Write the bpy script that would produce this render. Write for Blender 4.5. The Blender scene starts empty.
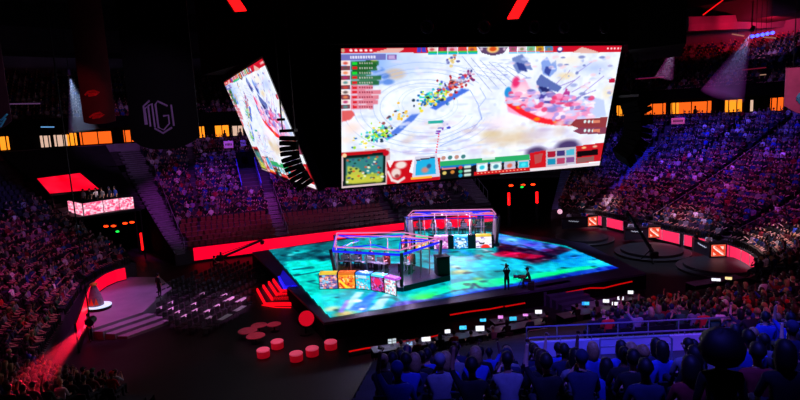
PK = 1.0
import bpy, math, random
import numpy as np
from mathutils import Vector, Matrix
random.seed(7); rng = np.random.default_rng(11)
SC = bpy.context.scene; COL = SC.collection; PI = math.pi
def R(d): return math.radians(d)
def nth(n):
    w = ['first', 'second', 'third', 'fourth', 'fifth', 'sixth', 'seventh', 'eighth', 'ninth', 'tenth', 'eleventh', 'twelfth']
    return w[n-1] if n <= 12 else '%d%s' % (n, {1: 'st', 2: 'nd', 3: 'rd'}.get(n % 10 if n % 100 not in (11, 12, 13) else 0, 'th'))

# ---------------------------------------------------------------- camera model (metres, camera over the near stand)
F_PX = 560.0; CAM_H = 13.0
_r = math.atan(0.05); _p = math.atan(84*math.cos(_r)/F_PX)
_F = np.array([0, math.cos(_p), -math.sin(_p)]); _R0 = np.array([1.0, 0, 0]); _U0 = np.array([0, math.sin(_p), math.cos(_p)])
_Ri = math.cos(_r)*_R0-math.sin(_r)*_U0; _Ui = math.sin(_r)*_R0+math.cos(_r)*_U0
_C = np.array([0, 0, CAM_H])
def ray(x, y): return _F+(x-400)/F_PX*_Ri-(y-200)/F_PX*_Ui
def at(x, y, z):                       # where the sight line of a photo point meets height z
    d = ray(x, y); return _C+d*((z-CAM_H)/d[2])
def atY(x, y, Y):                      # where it reaches distance Y
    d = ray(x, y); return _C+d*(Y/d[1])
def proj(P):
    d = np.array(P)-_C; k = d@_F
    return 400+F_PX*(d@_Ri)/k, 200-F_PX*(d@_Ui)/k, k
cam = bpy.data.cameras.new('camera'); cam.lens = 36*F_PX/800; cam.sensor_width = 36; cam.clip_end = 400; cam.clip_start = .05
co = bpy.data.objects.new('camera', cam); COL.objects.link(co); SC.camera = co
co.matrix_world = Matrix([[_Ri[0], _Ui[0], -_F[0], 0], [_Ri[1], _Ui[1], -_F[1], 0], [_Ri[2], _Ui[2], -_F[2], CAM_H], [0, 0, 0, 1]])
SC.view_settings.view_transform = 'Standard'; SC.view_settings.look = 'None'; SC.view_settings.gamma = 1
SC.view_settings.exposure = 0; SC.view_settings.use_curve_mapping = False

# ---------------------------------------------------------------- materials
def lin(c):
    return tuple((x/12.92 if x <= .04045 else ((x+.055)/1.055)**2.4) for x in c[:3])
def nodes(name):
    m = bpy.data.materials.new(name); m.use_nodes = True; nt = m.node_tree
    return m, nt, nt.nodes['Principled BSDF']
def mat(name, c, rough=.7, metal=0.0, noise=.25, scale=6.0, emit=None, es=1.0, spec=.35):
    m, nt, b = nodes(name); c = lin(c)
    b.inputs['Roughness'].default_value = rough; b.inputs['Metallic'].default_value = metal
    b.inputs['Specular IOR Level'].default_value = spec
    if noise:
        tc = nt.nodes.new('ShaderNodeTexCoord'); n = nt.nodes.new('ShaderNodeTexNoise'); n.inputs['Scale'].default_value = scale
        n.inputs['Detail'].default_value = 3
        r = nt.nodes.new('ShaderNodeValToRGB')
        r.color_ramp.elements[0].position = .3; r.color_ramp.elements[1].position = .72
        r.color_ramp.elements[0].color = tuple(x*(1-noise) for x in c)+(1,)
        r.color_ramp.elements[1].color = tuple(min(1, x*(1+noise)) for x in c)+(1,)
        nt.links.new(tc.outputs['Object'], n.inputs['Vector']); nt.links.new(n.outputs['Fac'], r.inputs['Fac'])
        nt.links.new(r.outputs['Color'], b.inputs['Base Color'])
    else: b.inputs['Base Color'].default_value = c+(1,)
    if emit:
        b.inputs['Emission Color'].default_value = lin(emit)+(1,); b.inputs['Emission Strength'].default_value = es
    return m
def attr_mat(name, attr='paint', emission=None, rough=.8, spec=.2):
    m, nt, b = nodes(name); a = nt.nodes.new('ShaderNodeAttribute'); a.attribute_name = attr
    b.inputs['Roughness'].default_value = rough; b.inputs['Specular IOR Level'].default_value = spec
    if emission:
        b.inputs['Base Color'].default_value = (.004, .004, .005, 1)
        nt.links.new(a.outputs['Color'], b.inputs['Emission Color']); b.inputs['Emission Strength'].default_value = emission
    else: nt.links.new(a.outputs['Color'], b.inputs['Base Color'])
    return m
def glass_mat(name, tint=(.9, .95, 1), alpha=.12):
    m, nt, b = nodes(name)
    t = nt.nodes.new('ShaderNodeBsdfTransparent'); t.inputs['Color'].default_value = tint+(1,)
    g = nt.nodes.new('ShaderNodeBsdfGlossy'); g.inputs['Roughness'].default_value = .05
    mx = nt.nodes.new('ShaderNodeMixShader'); mx.inputs['Fac'].default_value = alpha
    nt.links.new(t.outputs[0], mx.inputs[1]); nt.links.new(g.outputs[0], mx.inputs[2])
    nt.links.new(mx.outputs[0], nt.nodes['Material Output'].inputs['Surface']); return m
M = dict(
 floor=mat('dark arena floor', (.07, .065, .075), .55, noise=.35, scale=.6),
 concrete=mat('dark concrete', (.24, .22, .25), .85, scale=1.2),
 terrace=mat('terrace concrete', (.2, .18, .21), .9, scale=.8),
 black=mat('black drape', (.028, .028, .032), .95, noise=.3, scale=2, spec=.05),
 blackm=mat('black metal', (.07, .07, .075), .45, .3, noise=.2, scale=9),
 blackg=mat('black gloss panel', (.05, .05, .06), .25, noise=.15),
 blackp=mat('black matte paint', (.06, .06, .07), .75, noise=.2),
 grey=mat('grey metal', (.4, .4, .42), .4, .6, noise=.15, scale=8),
 rail=mat('steel rail', (.62, .62, .66), .35, .7, noise=.1, scale=8),
 parapet=mat('pale painted parapet', (.62, .62, .68), .6, noise=.12, scale=1.5),
 tread=mat('grey tread', (.42, .4, .45), .7, noise=.2, scale=2),
 purplegrey=mat('pale grey riser vinyl', (.55, .52, .58), .55, noise=.12, scale=1),
 seat=mat('maroon plastic seat', (.36, .07, .1), .5, noise=.15, scale=3),
 seatblk=mat('black plastic seat', (.1, .09, .11), .5, noise=.15, scale=3),
 fascia=mat('grey fascia', (.5, .44, .54), .8, noise=.2, scale=.7),
 ceil=mat('dark ceiling', (.16, .12, .15), .9, noise=.4, scale=.3),
 upwall=mat('upper back wall', (.42, .36, .45), .9, noise=.2, scale=.4),
 tarp=mat('black seat cover cloth', (.09, .09, .11), .85, noise=.4, scale=1.3),
 stagedeck=mat('dark violet stage deck', (.2, .19, .3), .4, noise=.2, scale=1.2),
 white=mat('white paint', (.85, .85, .86), .5, noise=.08, scale=4),
 paper=mat('white paper', (.9, .9, .9), .7, noise=.06, scale=9),
 skin0=mat('skin light', (.78, .6, .5), .55, noise=.08, scale=20), skin1=mat('skin mid', (.62, .44, .33), .55, noise=.08, scale=20),
 skin2=mat('skin dark', (.36, .24, .18), .55, noise=.08, scale=20),
 hair=mat('black hair', (.06, .05, .05), .6, noise=.4, scale=30), hairb=mat('brown hair', (.22, .14, .09), .6, noise=.4, scale=30),
 hairy=mat('fair hair', (.6, .47, .3), .6, noise=.3, scale=30),
 trouser=mat('dark trousers', (.1, .1, .14), .85, noise=.2, scale=12), shoe=mat('shoes', (.12, .11, .11), .6, noise=.2, scale=12),
 eye=mat('eyes', (.08, .06, .05), .2, noise=0), lip=mat('lips', (.5, .25, .22), .5, noise=0),
 neonred=mat('red light strip', (.1, .01, .01), .4, noise=0, emit=(1, .05, .06), es=3.0),
 neonred2=mat('red lit stair edge', (.1, .01, .01), .4, noise=0, emit=(1, .03, .1), es=1.2),
 neonpink=mat('hot pink led board', (.05, .01, .02), .4, noise=0, emit=(1.0, .02, .28), es=1.1),
 neonblue=mat('blue light strip', (.02, .02, .1), .4, noise=0, emit=(.12, .1, 1), es=1.6),
 reddim=mat('dim red light strip', (.1, .01, .01), .4, noise=0, emit=(1, .05, .05), es=.55),
 neonblue2=mat('blue lit tread', (.1, .1, .4), .5, noise=0, emit=(.1, .08, .9), es=.45),
 redboard=mat('red led ribbon', (.05, .01, .01), .4, noise=0, emit=(1, .0, .17), es=1.15),
 warm=mat('warm lit suite', (.5, .3, .1), .6, noise=0, emit=(1, .56, .12), es=1.5),
 orange=mat('orange lit suite', (.5, .25, .1), .6, noise=0, emit=(1, .4, .1), es=1.1),
 pale=mat('pale lit suite', (.6, .55, .5), .6, noise=0, emit=(1, .82, .72), es=.75),
 lampw=mat('lamp white', (.8, .8, .8), .4, noise=0, emit=(.95, .95, 1), es=4),
 lampb=mat('lamp blue', (.1, .1, .8), .4, noise=0, emit=(.2, .25, 1), es=6),
 lampg=mat('exit green', (.1, .6, .2), .4, noise=0, emit=(.1, .9, .3), es=1.5),
 lampcyan=mat('glowing white table', (.7, .8, .9), .4, noise=0, emit=(.8, .93, 1), es=.9), conegrey=mat('grey fabric', (.5, .45, .5), .8), gold=mat('gold paint', (.85, .6, .2), .35, .6, noise=.15), orangeband=mat('orange cloth', (.9, .3, .1), .7),
 lensred=mat('red lamp lens', (.3, .02, .05), .3, noise=0, emit=(.78, .03, .13), es=1.0), pinktop=mat('pink table top', (.8, .35, .42), .5, noise=.1), pouffe=mat('lit pouffe side', (.85, .3, .38), .8, noise=.1, emit=(.85, .03, .14), es=.3), pouffetop=mat('lit pouffe top', (.9, .6, .68), .7, noise=.08, emit=(1, .3, .45), es=.4), deskdark=mat('slate desk panel', (.2, .21, .26), .45, noise=.12),
 chairblk=mat('black chair', (.16, .15, .17), .5, noise=.2), tabletop=mat('grey table top', (.42, .4, .46), .5, noise=.12), deckdark=mat('dark deck', (.17, .17, .2), .5, noise=.2, scale=2), letter=mat('white lettering', (.8, .8, .85), .5, noise=0, emit=(.8, .82, .9), es=.5),
 pinkboard=mat('pink lit board', (.6, .2, .25), .5, noise=.15, scale=2, emit=(1, .16, .36), es=1.0), pinkglobe=mat('pink white globe', (.9, .8, .85), .4, noise=0, emit=(1, .75, .85), es=.8), lampo=mat('orange lamp', (.9, .4, .1), .4, noise=0, emit=(1, .22, .06), es=3),
 redchair=mat('red and black chair', (.5, .1, .12), .6, noise=.3), bluelit_tread=mat('tread tinted by blue light', (.35, .38, .6), .7, noise=.2, scale=2), bluewall=mat('blue painted wall', (.3, .35, .8), .6, noise=.15), signpink=mat('pink sign plate', (.8, .5, .7), .5, noise=.1, emit=(.75, .35, .6), es=.35), signdim=mat('violet sign plate', (.5, .4, .6), .5, noise=.1, emit=(.4, .25, .5), es=.3),  # aisle tread: blue light on the stairs is put into its base colour
 bannerblk=mat('black banner cloth', (.06, .05, .06), .9, noise=.2, scale=1), bannermar=mat('maroon banner cloth', (.25, .1, .16), .9, noise=.2, scale=1), bannerred=mat('dark red banner cloth', (.3, .05, .09), .9, noise=.2, scale=1), bannerpink=mat('pink banner cloth', (.85, .45, .62), .8, noise=.2, scale=1.5),
 violetprint=mat('violet print', (.85, .68, .9), .7, noise=.1), cyanprint=mat('cyan print', (.35, .85, .95), .6, noise=.05), redprint=mat('red print', (.85, .1, .15), .7, noise=.1), dimwhite=mat('pale tube', (.5, .45, .4), .5, noise=0, emit=(.8, .6, .5), es=.5), dimviolet=mat('violet tube', (.4, .3, .4), .5, noise=0, emit=(.45, .3, .5), es=.4),
 redline=mat('red line', (.4, .05, .05), .5, noise=0, emit=(1, .08, .1), es=.9), redline2=mat('dim red line', (.4, .05, .1), .5, noise=0, emit=(.6, .12, .25), es=.35), scrtube=mat('bluish strip', (.3, .4, .5), .5, noise=0, emit=(.45, .7, .95), es=.7),
 glass=glass_mat('booth glass', (.96, .97, 1), .04),
 screen=attr_mat('led screen picture', emission=1.12, rough=.4),
 ledfloor=attr_mat('led floor picture', emission=1.0, rough=.5, spec=.2),
 poster=attr_mat('lit poster picture', emission=1.25, rough=.35),
 crowd=attr_mat('spectator clothes and skin', rough=.85),
)
SHIRTS = [mat('shirt %s' % n, c, .85, noise=.12, scale=12) for n, c in (
 ('black', (.07, .07, .08)), ('navy', (.1, .12, .25)), ('white', (.88, .88, .9)), ('grey', (.45, .45, .48)), ('maroon', (.45, .08, .12)),
 ('red', (.75, .1, .12)), ('blue', (.15, .25, .65)), ('green', (.15, .35, .22)))]
SHIRTN = ['black', 'navy', 'white', 'grey', 'maroon', 'red', 'blue', 'green']

# ---------------------------------------------------------------- mesh builder
class MB:
    def __init__(s): s.v = []; s.f = []
    def add(s, V, Fc):
        o = len(s.v); s.v += [tuple(p) for p in V]; s.f += [tuple(i+o for i in f) for f in Fc]; return s
    def box(s, c, d, rz=0.0, rx=0.0):
        x, y, z = d[0]/2, d[1]/2, d[2]/2; V = [(-x, -y, -z), (x, -y, -z), (x, y, -z), (-x, y, -z), (-x, -y, z), (x, -y, z), (x, y, z), (-x, y, z)]
        if rx: V = [(a, b*math.cos(rx)-q*math.sin(rx), b*math.sin(rx)+q*math.cos(rx)) for a, b, q in V]
        ca, sa = math.cos(rz), math.sin(rz)
        return s.add([(c[0]+a*ca-b*sa, c[1]+a*sa+b*ca, c[2]+q) for a, b, q in V],
                     [(0, 3, 2, 1), (4, 5, 6, 7), (0, 1, 5, 4), (1, 2, 6, 5), (2, 3, 7, 6), (3, 0, 4, 7)])
    def rbox(s, c, d, b=.02, rz=0.0):          # box with chamfered vertical and top edges
        x, y = d[0]/2, d[1]/2; z0, z1 = c[2]-d[2]/2, c[2]+d[2]/2; ca, sa = math.cos(rz), math.sin(rz); rings = []
        for z, i in ((z0, b*.4), (z0+b, 0), (z1-b, 0), (z1, b*.8)):
            X, Y = x-i, y-i; P = [(-X+b, -Y), (X-b, -Y), (X, -Y+b), (X, Y-b), (X-b, Y), (-X+b, Y), (-X, Y-b), (-X, -Y+b)]
            rings.append([(c[0]+p*ca-q*sa, c[1]+p*sa+q*ca, z) for p, q in P])
        return s.loft(rings, True)
    def loft(s, rings, cap=False, closed=True):
        n = len(rings[0]); V = [p for r in rings for p in r]; Fc = []
        for k in range(len(rings)-1):
            for i in range(n if closed else n-1):
                j = (i+1) % n; Fc.append((k*n+i, k*n+j, (k+1)*n+j, (k+1)*n+i))
        if cap: Fc += [tuple(range(n))[::-1], tuple((len(rings)-1)*n+i for i in range(n))]
        return s.add(V, Fc)
    def prism(s, poly, z0, z1):
        return s.loft([[(p[0], p[1], z0) for p in poly], [(p[0], p[1], z1) for p in poly]], True)
    def tube(s, pts, r, n=8, cap=True):
        pts = [np.array(p, float) for p in pts]; rr = r if isinstance(r, (list, tuple)) else [r]*len(pts); rings = []; ref = None
        for k, p in enumerate(pts):
            t = pts[min(k+1, len(pts)-1)]-pts[max(k-1, 0)]; t = t/(np.linalg.norm(t)+1e-9)
            if ref is None: ref = np.array([0, 0, 1.0]) if abs(t[2]) < .9 else np.array([1.0, 0, 0])
            a = np.cross(t, ref); a /= np.linalg.norm(a)+1e-9; b = np.cross(t, a); ref = np.cross(a, t)
            rings.append([tuple(p+rr[k]*(a*math.cos(q)+b*math.sin(q))) for q in [2*PI*i/n for i in range(n)]])
        return s.loft(rings, cap)
    def cyl(s, c, r, z0, z1, n=24, r2=None): 
        r2 = r if r2 is None else r2
        return s.loft([[(c[0]+q*math.cos(2*PI*i/n), c[1]+q*math.sin(2*PI*i/n), z) for i in range(n)] for z, q in ((z0, r), (z1, r2))], True)
    def lathe(s, prof, c=(0, 0, 0), n=24):
        return s.loft([[(c[0]+r*math.cos(2*PI*i/n), c[1]+r*math.sin(2*PI*i/n), c[2]+z) for i in range(n)] for r, z in prof], True)
    def ell(s, c, r, n=10, m=7):
        rings = []
        for k in range(m):
            t = PI*(k+.02)/(m-1+.04); rings.append([(c[0]+r[0]*math.sin(t)*math.cos(2*PI*i/n), c[1]+r[1]*math.sin(t)*math.sin(2*PI*i/n), c[2]-r[2]*math.cos(t)) for i in range(n)])
        return s.loft(rings, True)
    def mesh(s, name, smooth=False):
        me = bpy.data.meshes.new(name); me.from_pydata(s.v, [], s.f); me.validate()
        if smooth: me.polygons.foreach_set('use_smooth', [True]*len(me.polygons))
        return me
    def build(s, name, m, parent=None, loc=(0, 0, 0), rz=0.0, smooth=False):
        me = s.mesh(name, smooth)
        for q in (m if isinstance(m, (list, tuple)) else [m]): me.materials.append(q)
        return link(name, me, parent, loc, rz)
def link(name, data, parent=None, loc=(0, 0, 0), rz=0.0):
    o = bpy.data.objects.new(name, data); COL.objects.link(o); o.location = tuple(float(x) for x in loc); o.rotation_euler = (0, 0, rz); o.parent = parent; return o
def tag(o, label=None, cat=None, group=None, kind=None):
    if label: o['label'] = label
    if cat: o['category'] = cat
    if group: o['group'] = group
    if kind: o['kind'] = kind
    return o
def thing(name, label, cat, loc=(0, 0, 0), rz=0.0, group=None, kind=None):
    return tag(link(name, None, None, loc, rz), label, cat, group, kind)
def dup(root, loc, rz, label=None, group=None):
    r = root.copy(); COL.objects.link(r); r.location = tuple(float(x) for x in loc); r.rotation_euler = (0, 0, rz)
    if label: r['label'] = label
    if group: r['group'] = group
    for ch in root.children:
        c = ch.copy(); COL.objects.link(c); c.parent = r
        for g in ch.children:
            d = g.copy(); COL.objects.link(d); d.parent = c
    return r
def struct(o, label=None, cat=None): return tag(o, label, cat, kind='structure')

# ---------------------------------------------------------------- painting canvas for led screens and posters (sRGB)
class Canvas:
    def __init__(s, w, h, c): s.w, s.h = w, h; s.a = np.ones((h+1, w+1, 3))*np.array(c); s.y, s.x = np.mgrid[0:1:(h+1)*1j, 0:1:(w+1)*1j]; s.map = None
    def pts(s, P): return [s.map(*p) for p in P] if s.map else P
    def mix(s, m, c, a=1.0): m = np.clip(m, 0, 1)*a; s.a = s.a*(1-m[..., None])+np.array(c)*m[..., None]
    def poly(s, P, c, a=1.0, soft=0):
        P = s.pts(P); ins = np.zeros(s.x.shape, bool); n = len(P)
        for i in range(n):
            x0, y0 = P[i]; x1, y1 = P[(i+1) % n]
            if y0 == y1: continue
            ins ^= ((s.y >= min(y0, y1)) & (s.y < max(y0, y1)) & (s.x < x0+(s.y-y0)*(x1-x0)/(y1-y0)))
        m = ins.astype(float)
        for _ in range(soft):
            p = np.pad(m, 1, mode='edge'); m = (p[1:-1, 1:-1]*2+p[:-2, 1:-1]+p[2:, 1:-1]+p[1:-1, :-2]+p[1:-1, 2:])/6
        s.mix(m, c, a)
    def rect(s, x0, y0, x1, y1, c, a=1.0, soft=0): s.poly([(x0, y0), (x1, y0), (x1, y1), (x0, y1)], c, a, soft)
    def blob(s, x, y, rx, ry, c, a=1.0, soft=.5, rot=0.0):
        if s.map:
            (X, Y), (X1, _), (_, Y1) = s.map(x, y), s.map(x+rx, y), s.map(x, y+ry); rx, ry = abs(X1-X), abs(Y1-Y); x, y = X, Y
        k = rx/max(ry, 1e-6); dx, dy = (s.x-x)/rx, (s.y-y)/ry
        ca, sa = math.cos(rot), math.sin(rot); dx, dy = dx*ca+dy*sa, -dx*sa+dy*ca
        d = np.sqrt(dx*dx+dy*dy); s.mix((1-d)/max(soft, .02)+.0, c, a)
    def line(s, P, c, w=.004, a=1.0):
        P = s.pts(P); asp = s.h/s.w
        for (x0, y0), (x1, y1) in zip(P[:-1], P[1:]):
            vx, vy = x1-x0, (y1-y0)*asp; L = vx*vx+vy*vy+1e-12; t = np.clip(((s.x-x0)*vx+(s.y-y0)*asp*vy)/L, 0, 1)
            d = np.hypot(s.x-x0-t*vx, (s.y-y0)*asp-t*vy); s.mix(1.5-d/w, c, a)
    def noise(s, n, m, amp=.1, seed=1, c=None):
        r = np.random.default_rng(seed); g = r.random((m+2, n+2)); X = s.x*n; Y = s.y*m; i = X.astype(int); j = Y.astype(int); fx = X-i; fy = Y-j; fx = fx*fx*(3-2*fx); fy = fy*fy*(3-2*fy)
        q = (g[j, i]*(1-fx)+g[j, i+1]*fx)*(1-fy)+(g[j+1, i]*(1-fx)+g[j+1, i+1]*fx)*fy
        if c is None: s.a = s.a+(q[..., None]-.5)*2*amp
        return q
    def grid(s, name, fn, m, parent=None, loc=(0, 0, 0), rz=0.0, smooth=False):
        c = np.clip(s.a, 0, 1); c = np.where(c <= .04045, c/12.92, ((c+.055)/1.055)**2.4)
        w, h = s.w, s.h; V = [fn(i/w, j/h) for j in range(h+1) for i in range(w+1)]
        idx = np.arange((w+1)*(h+1)).reshape(h+1, w+1)
        Fc = np.stack([idx[:-1, :-1], idx[1:, :-1], idx[1:, 1:], idx[:-1, 1:]], -1).reshape(-1, 4)
        me = bpy.data.meshes.new(name); me.from_pydata(V, [], Fc.tolist())
        at_ = me.color_attributes.new('paint', 'FLOAT_COLOR', 'POINT'); buf = np.ones(((w+1)*(h+1), 4), np.float32); buf[:, :3] = c.reshape(-1, 3)
        at_.data.foreach_set('color', buf.ravel()); me.materials.append(m)
        return link(name, me, parent, loc, rz)

# ---------------------------------------------------------------- the arena's own frame: u along the hall, v across it
TH = R(20); CX, CY = 1.0, 44.0
def A(u, v, z=0.0): return (CX+u*math.cos(TH)-v*math.sin(TH), CY+u*math.sin(TH)+v*math.cos(TH), z)
def uv(P):
    dx, dy = P[0]-CX, P[1]-CY; return dx*math.cos(TH)+dy*math.sin(TH), -dx*math.sin(TH)+dy*math.cos(TH)
BU, BV, BR = 24.8, 15.3, 9.0; LU, LV, ARC = BU-BR, BV-BR, BR*PI/2; PER = 4*LU+4*LV+4*ARC
def rim(s):                            # inner edge of the bowl: point and outward normal in (u, v), and corner stretch flag
    s = s % PER
    for a, (kind, p, q) in ((LV, ('l', (BU, 0), (0, 1))), (ARC, ('a', (LU, LV), 0)), (2*LU, ('l', (LU, BV), (-1, 0))), (ARC, ('a', (-LU, LV), 1)),
                            (2*LV, ('l', (-BU, LV), (0, -1))), (ARC, ('a', (-LU, -LV), 2)), (2*LU, ('l', (-LU, -BV), (1, 0))), (ARC, ('a', (LU, -LV), 3)), (LV+1e-6, ('l', (BU, -LV), (0, 1)))):
        if s <= a:
            if kind == 'l': return (p[0]+q[0]*s, p[1]+q[1]*s), (q[1], -q[0]), 0
            t = q*PI/2+s/BR; return (p[0]+BR*math.cos(t), p[1]+BR*math.sin(t)), (math.cos(t), math.sin(t)), 1
        s -= a
def bz(o, n):
    t = min(1, max(0, (-n[1]-.1)/.7)); t = t*t*(3-2*t); return 1.2+.36*o+.0049*(1-t)*o*o
def bowl(s, o, dz=0.0, z=None):
    p, n, k = rim(s); return A(p[0]+n[0]*o, p[1]+n[1]*o, bz(o, n)+dz if z is None else z)
def facing(s):                         # heading of a seat at s: rotation about z so that local +y looks at the stage
    p, n, k = rim(s); w = (-(n[0]*math.cos(TH)-n[1]*math.sin(TH)), -(n[0]*math.sin(TH)+n[1]*math.cos(TH))); return math.atan2(-w[0], w[1])
ROW = .84; NROW = 25
# ================================================================ the hall
def srange(a, b, step=1.0):
    n = max(2, int(abs(b-a)/step)+1); return [a+(b-a)*i/n for i in range(n+1)]
fl = MB(); fl.add([(-70, -12, 0), (70, -12, 0), (70, 110, 0), (-70, 110, 0)], [(0, 1, 2, 3)]); struct(fl.build('floor', M['floor']), 'dark arena floor around the stage', 'floor')
cl = MB(); cl.box((0, 48, 31.2), (170, 150, .4))
for k in range(9): cl.box((0, -10+k*14, 30.4), (170, .5, 1.2))
for k in range(9): cl.box((-64+k*16, 48, 30.6), (.4, 150, .8))
struct(cl.build('ceiling', M['ceil']), 'dark arena roof with girders', 'ceiling')

def stand(name, s0, s1, r0=0, r1=NROW, front=True, m='terrace'):
    mb = MB(); ss = srange(s0, s1, .8); prof = []
    for i in range(r0, r1):
        if i == r0: prof.append((i*ROW, None) if front else (i*ROW, (i-1)*ROW))
        prof += [(i*ROW, i*ROW), ((i+1)*ROW, i*ROW)]
    rings = []
    for s in ss:
        n = rim(s)[1]; rings.append([bowl(s, o, 0, 0 if zo is None else bz(max(zo, 0), n)) for o, zo in prof])
    mb.loft(rings, False, False); return struct(mb.build(name, M[m]), 'stepped concrete seating tiers, '+name.replace('stand_', '').replace('_', ' ')+' part', 'stand')
SP = PER
stand('stand_right', 126.5, SP+13.6); stand('stand_far', 19.5, 54.8); stand('stand_left', 58.5, 90)
stand('stand_tunnel_far', 13.6, 19.5, 10, front=False); stand('stand_tunnel_left', 54.8, 58.5, 11, front=False)
for nm, s0, s1, h, depth in (('far', 13.6, 19.5, 8.4, 15), ('left', 54.8, 58.5, 9.24, 16)):
    mb = MB(); zt = bz(h, rim((s0+s1)/2)[1])-.35
    for s in (s0, s1):
        n = rim(s)[1]; lo = [bowl(s, o, 0, 0) for o in np.linspace(-.02, depth, 14)]; hi = [bowl(s, o, 0, max(bz(o, n), 1.25)) for o in np.linspace(-.02, depth, 14)]
        mb.loft([lo, hi], False, False)
    mb.loft([[bowl(s, depth, 0, 0) for s in srange(s0, s1)], [bowl(s, depth, 0, 9) for s in srange(s0, s1)]], False, False)
    mb.loft([[bowl(s, h-.05, 0, zt) for s in srange(s0, s1)], [bowl(s, depth, 0, zt) for s in srange(s0, s1)]], False, False)
    struct(mb.build('wall_tunnel_'+nm, M['black']), 'dark walls of the floor level tunnel, '+nm+' one', 'wall')

# suites ring, upper tier, back wall
def ring(name, prof, s0, s1, m, label, cat, step=.9):
    mb = MB(); mb.loft([[bowl(s, o, 0, z) for o, z in prof] for s in srange(s0, s1, step)], False, False)
    return struct(mb.build(name, M[m]), label, cat)
RS0, RS1 = 128, SP+86
ring('trim_1', [(20.95, 10.0), (20.95, 11.3), (21.15, 11.35), (21.15, 11.1)], RS0, RS1, 'fascia', 'grey fascia running below the suites', 'fascia')
ring('wall_suites', [(21.15, 11.1), (24.2, 11.1), (24.2, 13.3), (20.6, 13.3)], RS0, RS1, 'black', 'dark back wall and ceiling of the suites', 'wall')
ring('trim_2', [(20.6, 13.3), (20.4, 13.3), (20.4, 14.7), (20.8, 14.7)], RS0, RS1, 'black', 'dark fascia above the suites', 'fascia')
up = []
for i in range(17): up += [(20.8+i*1.05, 14.1+i*.42), (21.85+i*1.05, 14.1+i*.42)]
ring('stand_upper', up, RS0, RS1, 'terrace', 'upper tier of seats under the roof', 'stand')
ring('wall_upper', [(38.6, 20.6), (38.6, 25.2)], RS0, RS1, 'upwall', 'purple lit wall behind the upper tier', 'wall')
ring('trim_3', [(36.5, 23.2), (33.0, 23.6), (33.0, 26.5), (38.6, 31)], RS0, RS1, 'ceil', 'hanging bulkhead under the roof', 'bulkhead')

# lit suites: one glowing room front each, with mullions and a few guests standing in front of the light
def s_at(x, z, o):                     # position along the rim of a photo column at height z and offset o
    best = None
    for k in range(0, 1500):
        s = SP*k/1500; P = bowl(s, o, 0, z)
        if P[1] < 5: continue
        X = proj(P)[0]
        if best is None or abs(X-x) < best[0]: best = (abs(X-x), s)
    return best[1]
SUITES = [(1, 12, 'warm', 'yellow lit suite window at the far left edge'), (42, 53, 'pale', 'white lit suite window on the left side'), (57, 69, 'pale', 'pale suite window with blinds on the left side'),
 (71, 80, 'warm', 'narrow yellow suite window beside the blinds'), (81, 114, 'orange', 'wide orange lit suite window with silhouetted guests, left side'), (124, 136, 'orange', 'orange lit suite window beside the black hanging banner'),
 (199, 205, 'warm', 'sliver of yellow suite light right of the black banner'), (215, 229, 'warm', 'yellow suite window left of the side screen'), (232, 243, 'pale', 'white lit suite window touching the side screen'),
 (614, 622, 'warm', 'narrow yellow suite window beside the main screen'), (642, 662, 'orange', 'orange lit suite window beside the right speaker hang'), (668, 675, 'warm', 'narrow yellow suite window on the right side'),
 (676, 706, 'orange', 'widest orange suite window on the right side'), (720, 736, 'warm', 'yellow lit suite window with silhouettes on the right side'), (744, 748, 'pale', 'tiny white suite window on the right side'), (764, 777, 'orange', 'orange lit suite window beside the pink banner')]
sil = MB(); sil.lathe([(.02, 0), (.2, .02), (.24, .35), (.22, .62), (.08, .72), (.1, .8), (.12, .9), (.1, 1.0), (.02, 1.05)], n=10)
silm = sil.mesh('guest', True); silm.materials.append(M['hair'])
for k, (x0, x1, m, lb) in enumerate(SUITES):
    s0, s1 = sorted((s_at(x0, 12.2, 22.6), s_at(x1, 12.2, 22.6)))
    if s1-s0 > 40: continue
    z1 = 12.95 if m != 'pale' else 12.8; sm = (s0+s1)/2; o0 = bowl(sm, 22.6, 0, 11.4)
    t = thing('suite_window', lb, 'suite window', o0, 0, 'lit suites', 'structure')
    def L(s, o, z): P = bowl(s, o, 0, z); return (P[0]-o0[0], P[1]-o0[1], P[2]-o0[2])
    mb = MB(); ss = srange(s0, s1, .5); mb.loft([[L(s, 23.6, z) for s in ss] for z in (11.45, z1)], False, False); mb.build('glowing_wall', M[m], t)
    fr = MB()
    for s in srange(s0, s1, 1.6): fr.tube([L(s, 22.6, 11.1), L(s, 22.6, 13.25)], .06, 6)
    fr.tube([L(s, 22.6, z1+.06) for s in ss], .1, 6); fr.build('mullions', M['black'], t)
    n = max(0, int((s1-s0)/1.1))
    for i in range(n):
        o = link('suite_guest', silm, None, bowl(s0+(s1-s0)*(i+.3+.4*rng.random())/n, 22.2, 0, 11.1), rng.random()*6); o.scale = (1, 1, 1.0+.3*rng.random())
        tag(o, 'dark guest silhouette, %s from left, before the %s' % (nth(i+1), lb.split(',')[0].replace(' with silhouetted guests', '').replace(' with silhouettes', '')), 'person', 'guests in the suites')
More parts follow.
